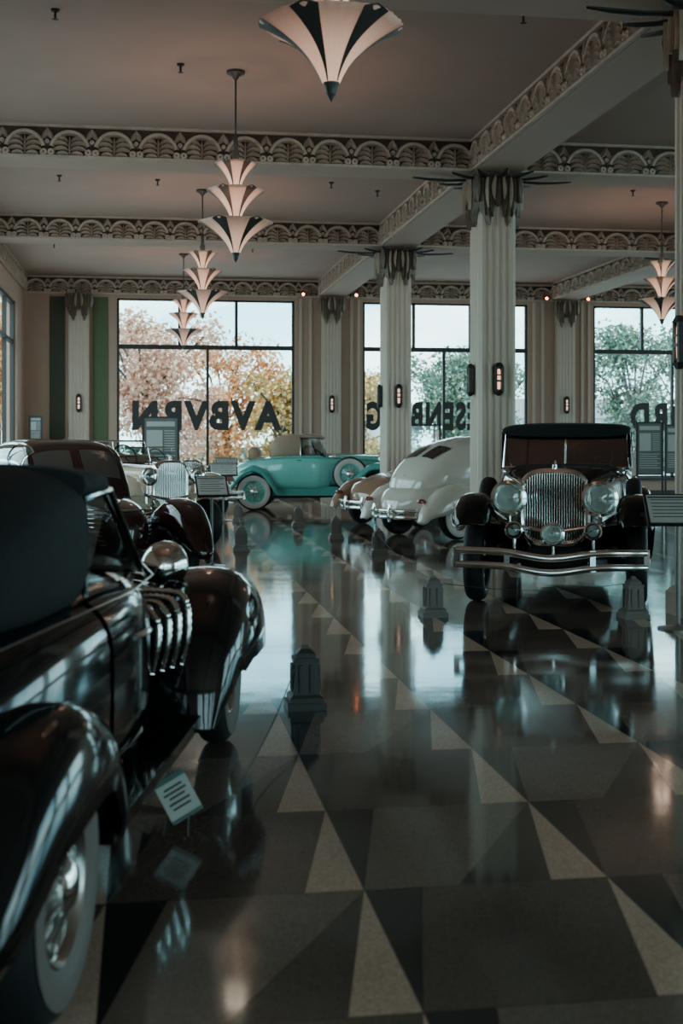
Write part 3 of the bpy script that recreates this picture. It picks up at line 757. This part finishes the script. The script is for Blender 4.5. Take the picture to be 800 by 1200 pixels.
# ------------------------------------------------------------------ CAR 1: black cabriolet, close
h1 = (0.205, 0.979)
blk = stream((-.68, 5.36), h1, 'black convertible coupe with black canvas top and chrome side exhaust pipes', BLK, None, [], None,
    body=[(-2.45, .15, .45, .62, 3), (-2.25, .36, .38, .80, 3), (-1.75, .56, .34, .97, 3.2), (-1.2, .67, .32, 1.05, 4), (-.5, .71, .32, 1.07, 4.5), (0, .70, .32, 1.06, 4.5), (.32, .64, .32, 1.06, 4)],
    hoodst=[(.30, .645, .34, 1.06, 4), (.7, .53, .36, 1.04, 3.6), (1.3, .38, .40, 1.0, 3.2), (1.75, .27, .44, .97, 3), (1.9, .22, .48, .9, 3)],
    ff=[(.76, .24, .16, .05), (.80, .44, .22, .20), (.92, .67, .26, .30), (1.20, .85, .29, .38), (1.55, .92, .30, .42), (1.90, .87, .29, .40), (2.14, .68, .24, .30), (2.24, .46, .16, .14), (2.24, .32, .08, .05)], fyo=.06,
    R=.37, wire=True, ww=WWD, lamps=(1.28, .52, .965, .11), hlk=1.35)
tp = [(-1.46, .38, .96, 1.12, 3), (-1.36, .54, .96, 1.30, 3.4), (-1.12, .62, .96, 1.44, 4), (-.85, .64, .96, 1.50, 4.2), (-.70, .64, .96, 1.51, 4.2)]
b = MB(); b.loft(tp, 44, 5)
b.loft([(-.74, .64, 1.37, 1.51, 3.4), (-.55, .635, 1.37, 1.51, 3.4), (-.34, .62, 1.37, 1.495, 3.4), (-.22, .60, 1.38, 1.455, 3)], 40, 4)
b.obj('soft_top', SOFT, blk)
MB().patch(tp, -1.36, -1.18, 62, 118, 0.008, 6, 10).obj('rear_window', DGLASS, blk)
fr = [(.24, -.60, 1.05), (.24, .60, 1.05), (-.21, .575, 1.41), (-.21, -.575, 1.41)]
MB().tube(fr+[fr[0]], 0.016, 8).obj('windshield_frame', CHRD, blk); MB().poly(fr).obj('windshield', CGLASS, blk, smooth=False)
for s_ in (1, -1):
    MB().poly([(-.70, s_*.625, 1.05), (.20, s_*.615, 1.05), (-.20, s_*.59, 1.39), (-.70, s_*.61, 1.39)]).obj('side_window', CGLASS, blk, smooth=False)
    MB().tube([(-.70, s_*.63, 1.05), (-.70, s_*.62, 1.39), (-.21, s_*.60, 1.40), (.24, s_*.62, 1.06)], 0.014, 8).obj('window_frame', BLK, blk)
    b = MB(); b.tube([(-1.6, s_*.60, 1.0), (-1.1, s_*.69, 1.03), (-.4, s_*.725, 1.03), (.3, s_*.665, 1.02), (1.0, s_*.47, 1.0), (1.75, s_*.29, .95)], 0.004, 6); b.obj('belt_molding', CHRD, blk)
    for i in range(4):
        x = .56+i*.085; y0 = .56-(x-.6)*.24; q = .02+.050*i
        pts = [(x+.08, s_*(y0-.08), .79+.016*i), (x+.07, s_*(y0+.0), .83+.016*i), (x+.03, s_*(y0+q), .825+.016*i), (x, s_*(y0+q+.045), .77+.012*i), (x-.01, s_*(y0+q+.045), .67), (x+.01, s_*(y0+q+.01), .55)]
        P = cat(pts, 9)
        MB().tube(P, 0.018, 12, rmod=lambda k: 1.0 if k % 2 else 0.66).obj('exhaust_pipe', CHR, blk, ang=80)
seat(blk, -.50, .50, .82, 1.16, DARKIN); steering(blk, -.12, .32, 1.12)
for s_ in (-18, 162):
    b = MB()
    for i in range(16): b.patch([(.30, .645, .34, 1.06, 4), (.7, .53, .36, 1.04, 3.6), (1.3, .38, .40, 1.0, 3.2), (1.75, .27, .44, .97, 3)], .45+i*.05, .465+i*.05, s_, s_+30, .01, 1, 4)
    b.obj('hood_louvers', BLK, blk)

# ------------------------------------------------------------------ CAR 2: dark maroon/black sedan
MARD = mat('dark_brown_paint', (0.020, 0.006, 0.0055), 0.12, 0, 0.6)
sed_c = [(-2.05, .25, .8, .95, 2.6), (-1.7, .50, .8, 1.28, 2.8), (-1.2, .60, .8, 1.53, 3), (-.6, .63, .8, 1.60, 3.4), (0, .63, .8, 1.59, 3.4), (.3, .61, .8, 1.52, 3.4), (.55, .59, .8, 1.2, 3.4), (.68, .56, .8, 1.0, 3.4)]
PGL = mat('pale_reflecting_glass', (0.10, 0.105, 0.10), 0.06, 0.5, 1.0)
c2 = stream((-0.95, 15.2), (.40, -.915), 'dark maroon streamlined sedan with rounded roof and chrome grille bars', MARD, sed_c,
    [(-.02, .32, 12, 50), (-.62, -.10, 12, 50), (-1.25, -.72, 12, 46)], (.36, .58, 46), R=.36, lamps=None, glassm=PGL, bumpers='rear', frm=CHR,
    ff=[(.62, .30, .08, .05), (.85, .48, .15, .16), (1.15, .78, .20, .26), (1.5, .94, .22, .32), (1.85, .90, .22, .32), (2.1, .68, .19, .26), (2.24, .44, .12, .12), (2.24, .34, .06, .04)])
MB().tube([(.3, 0, 1.025), (1.0, 0, 1.0), (1.7, 0, .95)], .01).obj('hood_ornament', CHR, c2)

# ------------------------------------------------------------------ CAR 3: cream roadster, CAR 4: rose open tourer
CRM = mat('cream_paint', (0.74, 0.57, 0.43), 0.15, 0, 0.8); CRM2 = mat('tan_canvas', (0.34, 0.22, 0.155), 0.85, var=0.15, scale=40)
classic((-.55, 20.0), (.50, -.866), 'cream vintage roadster with chrome radiator and open top', CRM, CRM, CRM2, kz=1.10, opentop=True, top=(-1.1, -.5, .1), sidemount=False, R=.36, HLR=.12, fbump=False)
ROSE = mat('rose_brown_paint', (0.32, 0.15, 0.13), 0.15, 0, 0.8)
classic((0.0, 27.2), (.5, -.86), 'rose brown vintage tourer with folded top', ROSE, ROSE, CRM2, opentop=True, sidemount=False, R=.36, HLR=.11)

# ------------------------------------------------------------------ CAR 5: teal cabriolet
TEAL = mat('teal_paint', (0.22, 0.60, 0.53), 0.18, 0, 0.8, var=0.03); TEALD = mat('dark_teal_paint', (0.09, 0.38, 0.34), 0.15, 0, 0.8, var=0.03)
classic((3.86, 29.0), (.985, -.17), 'teal vintage cabriolet with tan top, open rumble seat and whitewall tires', TEAL, TEALD, CRM2, kx=.84, kz=1.14, fz=1.06, top=(-1.25, -.40, .10), zroof=1.70, rumble=True, R=.41, rimm=TEAL, HLR=.12, slab=.12, trackw=.76)

# ------------------------------------------------------------------ CAR 6: tan streamlined, CAR 7: white fastback
TAN = mat('copper_tan_paint', (0.33, 0.18, 0.12), 0.18, 0.1, 0.8); WHT = mat('white_paint', (0.70, 0.62, 0.53), 0.18, 0, 0.8, var=0.03)
fb = [(-2.18, .16, .6, .78, 2.3), (-2.06, .42, .6, 1.06, 2.4), (-1.75, .60, .6, 1.33, 2.5), (-1.25, .70, .6, 1.55, 2.6), (-.6, .74, .6, 1.66, 2.8), (.1, .72, .6, 1.66, 3), (.4, .67, .6, 1.52, 3), (.7, .58, .6, 1.08, 3), (.8, .5, .6, .98, 3)]
fbb = [(-2.38, .22, .36, .62, 2.6), (-2.15, .52, .32, .82, 2.8), (-1.6, .72, .28, .95, 3), (-.9, .80, .26, 1.02, 3.4), (0, .80, .26, 1.04, 3.6), (.4, .74, .26, 1.02, 3.6)]
stream((5.80, 24.15), (.82, .57), 'copper tan streamlined coupe with chrome bumper', TAN,
    [(-2.2, .12, .6, .70, 2.4), (-1.6, .42, .6, .94, 2.5), (-1.0, .54, .6, 1.10, 2.6), (-.4, .60, .6, 1.28, 2.8), (.1, .62, .6, 1.34, 3), (.4, .6, .6, 1.28, 3), (.7, .55, .6, 1.04, 3)],
    [(-.35, .2, 20, 52)], (.42, .62, 45), body=fbb, R=.34, bhw=.62)
stream((5.95, 21.15), (.88, .475), 'white fastback coupe with dark split rear window and chrome bumper', WHT, fb,
    [(-.05, .35, 22, 50), (-.95, -.45, 24, 46)], (.45, .66, 45), body=fbb, R=.35, bhw=.55, trackw=.72, frm=WHT, rearpatch=(-1.80, -1.45, 60, 4),
    rf=[(-.75, .28, .06, .05), (-.98, .48, .13, .18), (-1.25, .74, .19, .36), (-1.62, .88, .22, .48), (-1.98, .80, .20, .42), (-2.28, .54, .16, .24), (-2.40, .30, .07, .05)])

# ------------------------------------------------------------------ CAR 8: grand dark classic
DUE = mat('black_cherry_paint', (0.016, 0.009, 0.009), 0.12, 0, 0.8)
classic((4.62, 13.70), (-.37, -.929), 'large black vintage convertible sedan with big chrome headlights and grille', DUE, BLK, SOFT, kx=1.10, kz=1.18, fz=1.06,
        R=.41, ww=False, rimm=CHRD, top=(-1.7, -.75, .0), zroof=1.77, HLR=.16, fogs=True, bump_rr=.034, trackw=.77, hi=True, wide=1.06, hlz=1.03, thw=.10, gtop=1.085, glassy=TGLASS, seatm=BRNL, seath=1.12, hly=.405, slab=.15, roofw=.67, nb=12, gww=.30)

# ------------------------------------------------------------------ bollards, stands, boards
STN = mat('bollard_grey', (0.17, 0.15, 0.13), 0.5, var=0.2, scale=25); STD = mat('bollard_dark', (0.05, 0.045, 0.04), 0.5, var=0.2, scale=25)
def bollard(loc, label, m):
    r = root('rope_bollard', label, 'bollard', loc, group='floor bollards')
    b = MB(); b.taper(0, 0, 0, .04, .115, .115, .115, .115); b.taper(0, 0, .04, .07, .10, .10, .10, .10); b.taper(0, 0, .07, .085, .10, .10, .08, .08); b.taper(0, 0, .085, .275, .078, .078, .066, .066)
    b.taper(0, 0, .275, .30, .074, .074, .074, .074); b.taper(0, 0, .30, .325, .056, .056, .056, .056); b.taper(0, 0, .325, .35, .056, .056, .03, .03); b.taper(0, 0, .35, .372, .022, .022, .018, .018)
    for s_ in (-1, 1):
        b.box(s_*.032-.012, s_*.032+.012, -.085, .085, .1, .26)
        b.box(-.085, .085, s_*.032-.012, s_*.032+.012, .1, .26)
    b.obj('post_body', m, r, smooth=False)
    return r
bollard((.94, 7.58, 0), 'small dark stepped stone-look obelisk bollard', STD)
bo = bollard((2.56, 11.28, 0), 'small grey stepped stone-look obelisk bollard', STN)
BP = [(3.16, 17.3), (3.0, 20.2), (2.75, 23.2), (1.35, 18.3), (4.30, 10.9), (1.75, 24.5)]
for p in BP: clone(bo, (*p, 0))
CORD = mat('barrier_cord', (0.03, 0.025, 0.02), 0.6)
def cord(a, b_):
    A, B = Vector((*a, .30)), Vector(b_)
    pts = [A.lerp(B, t)-Vector((0, 0, .06*sin(pi*t))) for t in [i/12 for i in range(13)]]
    tag(MB().tube(pts, .003, 6).obj('barrier_cord', CORD), 'thin dark cord strung between low bollards', 'cord', 'barrier cords')
cord((.88, 7.45), (.36, 5.40, .10))
cord((3.12, 17.15), (2.6, 11.42, .30)); cord((2.64, 11.22), (4.2, 10.92, .30)); cord((1.37, 18.42), (1.72, 24.35, .30))
PL = mat('placard_card', (0.60, 0.64, 0.60), 0.5); PLG = mat('placard_green', (0.10, 0.22, 0.19), 0.5); INK = mat('printed_ink', (0.05, 0.05, 0.05), 0.6)
pr = root('floor_placard', 'small tilted white and green placard on wire stand', 'sign', (.13, 5.24, 0), radians(-12))
M = Matrix.Translation((0, 0, .145)) @ Matrix.Rotation(radians(-22), 4, 'X') @ Matrix.Rotation(radians(-32), 4, 'Y')
MB().box(-.068, .068, -.004, .004, -.09, .09, M).obj('placard_panel', PL, pr, smooth=False)
MB().box(-.068, .068, -.007, -.004, .070, .09, M).obj('placard_top_band', PLG, pr, smooth=False); MB().box(-.068, .068, -.007, -.004, -.09, -.078, M).obj('placard_bottom_band', PLG, pr, smooth=False)
b = MB()
for i, (z, w) in enumerate(((.045, .04), (.025, .05), (.005, .035), (-.018, .046), (-.04, .04))): b.box(-w, w, -.006, -.003, z-.004, z+.004, M)
b.obj('printed_lines', INK, pr, smooth=False)
b = MB(); b.tube([(-.06, .10, .004), (-.04, .01, .10), (.04, .01, .10), (.06, .10, .004)], .004, 6); b.tube([(-.05, -.06, .004), (-.04, .01, .10)], .004, 6); b.tube([(.05, -.06, .004), (.04, .01, .10)], .004, 6); b.obj('wire_stand', DKBR, pr)
POST = mat('stand_metal', (0.22, 0.21, 0.20), 0.35, 0.6); PAPER = mat('sign_paper', (0.50, 0.50, 0.47), 0.5); GREYP = mat('sign_grey', (0.15, 0.15, 0.145), 0.5)
def lectern(loc, rz, label, w=.27):
    r = root('sign_stand', label, 'sign stand', loc, rz, group='information stands')
    b = MB(); b.lathe([(.001, .0), (.17, .0), (.17, .012), (.03, .03), (.018, .05)], n=32); b.tube([(0, 0, .02), (0, 0, .96)], .018, 10); b.obj('post', POST, r)
    M = Matrix.Translation((0, 0, 1.0)) @ Matrix.Rotation(radians(-48), 4, 'X')
    MB().box(-w, w, -.012, .012, -.18, .18, M).obj('panel_frame', DKBR, r, smooth=False)
    MB().box(-w+.02, w-.02, -.018, -.012, -.16, .16, M).obj('sign_panel', PAPER, r, smooth=False)
    b = MB()
    for i in range(6): b.box(-w+.05, w-.05-.05*(i % 2), -.021, -.018, .10-i*.04, .106-i*.04, M)
    b.box(-w+.03, w-.03, -.021, -.018, .125, .14, M)
    b.obj('printed_lines', INK, r, smooth=False)
    return r
le = lectern((4.42, 10.2, 0), radians(-12), 'slanted information panel on slim metal post')
le2 = lectern((.82, 16.1, 0), radians(5), 'slanted information panel on slim metal post', .2)
clone(le, (1.5, 25.0, 0), radians(0)); clone(le, (2.0, 32.0, 0), 0)
def board(loc, rz, w, z0, z1, label):
    r = root('display_board', label, 'display board', loc, rz, group='display boards')
    b = MB(); 
    for s_ in (-1, 1): b.box(s_*w-.025, s_*w+.025, -.025, .025, 0, z1+.03); b.box(s_*w-.03, s_*w+.03, -.2, .2, 0, .03)
    b.box(-w, w, -.02, .02, z1-.01, z1+.03); b.box(-w, w, -.02, .02, z0-.03, z0); b.obj('board_frame', FRAME, r, smooth=False)
    MB().box(-w+.02, w-.02, -.012, .012, z0, z1).obj('poster', GREYP, r, smooth=False)
    b = MB(); h = z1-z0
    b.box(-w*.8, w*.8, -.016, -.012, z1-.14*h, z1-.06*h); b.box(-w*.8, w*.1, -.016, -.012, z1-.55*h, z1-.2*h)
    for i in range(9): b.box(w*.2, w*.8, -.016, -.012, z1-(.22+.04*i)*h, z1-(.205+.04*i)*h)
    for i in range(7): b.box(-w*.8, w*(.8-.2*(i % 2)), -.016, -.012, z1-(.62+.045*i)*h, z1-(.605+.045*i)*h)
    b.obj('printed_content', PAPER, r, smooth=False)
    return r
bd = board((.36, 31.0, 0), 0, .42, .62, 2.1, 'dark framed grey poster board on floor stand')
board((12.75, 31.2, 0), radians(-14), .32, .7, 2.0, 'dark framed grey poster board on floor stand'); board((14.0, 32.4, 0), radians(-10), .30, .7, 1.95, 'dark framed grey poster board on floor stand')
board((-2.75, 33.2, 0), 0, .15, 1.55, 2.15, 'small dark framed notice on a slim stand')
r = root('display_case', 'slim framed glass display case', 'display case', (6.4, 30.6, 0), 0)
b = MB()
for x in (-.65, .65):
    for y in (-.3, .3): b.box(x-.02, x+.02, y-.02, y+.02, 0, 1.95)
for z in (.85, 1.93): 
    b.box(-.65, .65, -.32, -.28, z-.02, z+.02); b.box(-.65, .65, .28, .32, z-.02, z+.02); b.box(-.67, -.63, -.3, .3, z-.02, z+.02); b.box(.63, .67, -.3, .3, z-.02, z+.02)
b.obj('case_frame', DKBR, r, smooth=False); MB().box(-.64, .64, -.29, .29, 0.02, .84).obj('case_plinth', FRAME, r, smooth=False)
MB().box(-.64, .64, -.29, .29, .86, 1.92).obj('case_glass', glassmat('case_glass', (.92, .96, .96), .02), r, smooth=False)

# ------------------------------------------------------------------ outside
GRD = mat('concrete_ground', (0.34, 0.36, 0.36), 0.9, var=0.2, scale=0.3)
struct(MB().box(-60, 90, WY1+.32, 140, -.2, -.08).obj('ground', GRD, smooth=False))
struct(MB().box(-60, WX0-.32, -30, WY1+.32, -.2, -.08).obj('ground', GRD, smooth=False))
struct(MB().box(WX1+.32, 60, -30, WY1+.32, -.2, -.08).obj('ground', GRD, smooth=False))
BARK = mat('bark', (0.08, 0.06, 0.05), 0.9)
def leafmat(name, cols):
    m = bpy.data.materials.new(name); m.use_nodes = True; nt = m.node_tree; b = nt.nodes['Principled BSDF']
    g = nt.nodes.new('ShaderNodeNewGeometry'); cr_ = nt.nodes.new('ShaderNodeValToRGB'); cr_.color_ramp.elements[0].color = (*cols[0], 1); cr_.color_ramp.elements[1].color = (*cols[-1], 1)
    for i, c in enumerate(cols[1:-1]): e = cr_.color_ramp.elements.new((i+1)/(len(cols)-1)); e.color = (*c, 1)
    nt.links.new(g.outputs['Random Per Island'], cr_.inputs[0]); nt.links.new(cr_.outputs[0], b.inputs['Base Color']); b.inputs['Roughness'].default_value = .7
    return m
PNK = leafmat('pinkish_leaves', [(.52, .25, .18), (.72, .40, .29), (.85, .56, .43), (.60, .46, .32)])  # leaf tones are paled, with some haze mixed into the colours
ORG = leafmat('orange_leaves', [(.50, .17, .07), (.76, .33, .13), (.86, .48, .22), (.60, .42, .20)])
YLG = leafmat('yellow_leaves', [(.60, .30, .10), (.72, .46, .16), (.40, .40, .18)])
GRN = leafmat('green_leaves', [(.09, .17, .14), (.15, .26, .21), (.28, .38, .28), (.37, .36, .24)])
def tree(x, y, zc, R, m, label, n=5200, H=None):
    r = root('tree', label, 'tree', (x, y, -.08)); rnd = random.Random(int(x*100+y))
    b = MB(); b.tube([(0, 0, 0), (.05, 0, zc*.5), (0, .05, zc)], .16, 8, rmod=lambda i: 1-.28*i)
    cl = []
    for i in range(24):
        a = rnd.uniform(0, 2*pi); q = R*rnd.uniform(.1, .76); z = zc+R*rnd.uniform(-.8, .65)
        p = Vector((q*cos(a), q*sin(a), z)); cl.append((p, R*rnd.uniform(.22, .35))); b.tube([(0, 0, zc*rnd.uniform(.4, .8)), tuple(p*.6+Vector((0, 0, zc*.35))), tuple(p)], .04, 5)
    b.obj('trunk', BARK, r)
    vs = []; fs = []
    for i in range(n):
        c_, rr = rnd.choice(cl); d = Vector((rnd.gauss(0, 1), rnd.gauss(0, 1), rnd.gauss(0, 1))).normalized()*rr*rnd.uniform(.3, 1.15)
        p = c_+d; u = Vector((rnd.gauss(0, 1), rnd.gauss(0, 1), rnd.gauss(0, 1))).normalized(); v = u.cross(Vector((0.3, .2, 1))).normalized(); s_ = rnd.uniform(.07, .12)
        o = len(vs); vs += [tuple(p+u*s_), tuple(p+v*s_*.7), tuple(p-u*s_), tuple(p-v*s_*.7)]; fs.append((o, o+1, o+2, o+3))
    me = bpy.data.meshes.new('foliage'); me.from_pydata(vs, [], fs); me.materials.append(m)
    o = bpy.data.objects.new('foliage', me); COL.objects.link(o); o.parent = r; o['kind'] = 'stuff'
tree(.0, 46, 3.8, 3.0, PNK, 'autumn tree with pinkish orange leaves outside the window', 10000)
tree(3.2, 53, 3.4, 2.9, ORG, 'autumn tree with orange leaves outside the window', 8500)
tree(5.0, 46, 2.5, 1.9, YLG, 'autumn tree with yellow leaves outside the window', 6000)
tree(9.9, 58, 2.9, 2.2, YLG, 'autumn tree with yellow leaves outside the window', 6000)
tree(12.1, 51, 3.6, 2.7, GRN, 'green leafy tree outside the window', 8000)
tree(16.3, 58, 3.4, 2.5, GRN, 'green leafy tree outside the window')
tree(19.8, 50, 3.8, 2.9, GRN, 'green leafy tree outside the window', 8500)
tree(25.0, 57, 4.0, 2.8, GRN, 'green leafy tree outside the window')
tree(-5.9, 53, 5.0, 3.5, ORG, 'autumn tree with orange leaves beside the building', 9000)
tree(-6.9, 40, 4.0, 2.9, ORG, 'autumn tree with orange leaves beside the building', 8000)
r = root('hedge', 'low clipped green hedge along the street', 'hedge', (10, 62, -.08)); rnd = random.Random(3); vs = []; fs = []
for i in range(9000):
    p = Vector((rnd.uniform(-16, 22), rnd.uniform(-.5, .5), rnd.uniform(0, 1.3))); u = Vector((rnd.gauss(0, 1), rnd.gauss(0, 1), rnd.gauss(0, 1))).normalized(); v = u.cross(Vector((.3, .2, 1))).normalized(); s_ = .14
    o = len(vs); vs += [tuple(p+u*s_), tuple(p+v*s_), tuple(p-u*s_), tuple(p-v*s_)]; fs.append((o, o+1, o+2, o+3))
me = bpy.data.meshes.new('foliage'); me.from_pydata(vs, [], fs); me.materials.append(GRN); o = bpy.data.objects.new('foliage', me); COL.objects.link(o); o.parent = r; o['kind'] = 'stuff'
for bx, lw in ((26, 5), (13, 4)):
    r = root('building', 'pale low building across the street', 'building', (bx, 80, -.08))
    MB().box(-lw, lw, 0, 8, 0, 3.0).obj('building_walls', mat('pale_siding', (.5, .54, .55), .8), r, smooth=False)
    q = lw+.4
    b = MB(); b.add([(-q, -.4, 3.0), (q, -.4, 3.0), (q, 8.4, 3.0), (-q, 8.4, 3.0), (-q, 4, 4.4), (q, 4, 4.4)], [(0, 1, 5, 4), (2, 3, 4, 5), (0, 4, 3), (1, 2, 5), (0, 3, 2, 1)]); b.obj('roof', GREYP, r, smooth=False)
    MB().box(-3.0, -1.5, -.03, 0, 1, 2.3).obj('house_window', DGLASS, r, smooth=False)

# ------------------------------------------------------------------ world + lights
w = bpy.data.worlds.new('World'); bpy.context.scene.world = w; w.use_nodes = True
N = w.node_tree.nodes; L = w.node_tree.links
bg = N['Background']; tcw = N.new('ShaderNodeTexCoord'); spw_ = N.new('ShaderNodeSeparateXYZ'); rmp = N.new('ShaderNodeValToRGB')
L.new(tcw.outputs['Generated'], spw_.inputs[0]); L.new(spw_.outputs[2], rmp.inputs[0])
rmp.color_ramp.elements[0].color = (.44, .84, .90, 1); rmp.color_ramp.elements[1].color = (.46, .66, .74, 1); rmp.color_ramp.elements[1].position = .4
k_ = rmp.color_ramp.elements.new(.12); k_.color = (.26, .65, .78, 1)
cn = N.new('ShaderNodeTexNoise'); cn.inputs['Scale'].default_value = 7; cn.inputs['Detail'].default_value = 4; mp = N.new('ShaderNodeMapping'); mp.inputs['Scale'].default_value = (1, 1, 3.5)
L.new(tcw.outputs['Generated'], mp.inputs[0]); L.new(mp.outputs[0], cn.inputs['Vector'])
cr2 = N.new('ShaderNodeValToRGB'); cr2.color_ramp.elements[0].position = .44; cr2.color_ramp.elements[1].position = .64; L.new(cn.outputs['Fac'], cr2.inputs[0])
mxw = N.new('ShaderNodeMix'); mxw.data_type = 'RGBA'; L.new(cr2.outputs[0], mxw.inputs[0]); L.new(rmp.outputs[0], mxw.inputs[6]); mxw.inputs[7].default_value = (.70, .96, .98, 1); L.new(mxw.outputs[2], bg.inputs[0])
bg.inputs[1].default_value = 2.25
def portal(loc, rot, sx, sy):
    l = bpy.data.lights.new('portal', 'AREA'); l.shape = 'RECTANGLE'; l.size = sx; l.size_y = sy; l.cycles.is_portal = True
    o = bpy.data.objects.new('portal', l); COL.objects.link(o); o.location = loc; o.rotation_euler = rot
for a0, a1 in WINS: portal(((a0+a1)/2, WY1+.25, (ZS+ZH)/2), (radians(-90), 0, 0), a1-a0, ZH-ZS)
for a0, a1 in LW: portal((WX0-.25, (a0+a1)/2, (ZS+5)/2), (radians(90), 0, radians(-90)), a1-a0, 5-ZS)
for a0, a1 in RW_FILL: portal((WX1+.25, (a0+a1)/2, (ZS+5)/2), (radians(90), 0, radians(90)), a1-a0, 5-ZS)
for a0, a1 in FWN_FILL: portal(((a0+a1)/2, WY0-.25, 2.8), (radians(90), 0, 0), a1-a0, 4.4)
vs_ = bpy.context.scene.view_settings
vs_.exposure = 1.42
try: vs_.look = 'AgX - Base Contrast'
except Exception as e: print('look', e)

# ------------------------------------------------------------------ camera
cam = bpy.data.cameras.new('camera'); co = bpy.data.objects.new('camera', cam); COL.objects.link(co)
cam.sensor_fit = 'VERTICAL'; cam.sensor_height = 36; cam.sensor_width = 24; cam.lens = 45; cam.shift_y = -86/1200
co.location = (0, 0, 1.6); co.rotation_euler = (radians(90), 0, radians(-8.7)); cam.clip_start = .05; cam.clip_end = 400
cam.dof.use_dof = True; cam.dof.focus_distance = 13.5; cam.dof.aperture_fstop = 2.8
bpy.context.scene.camera = co
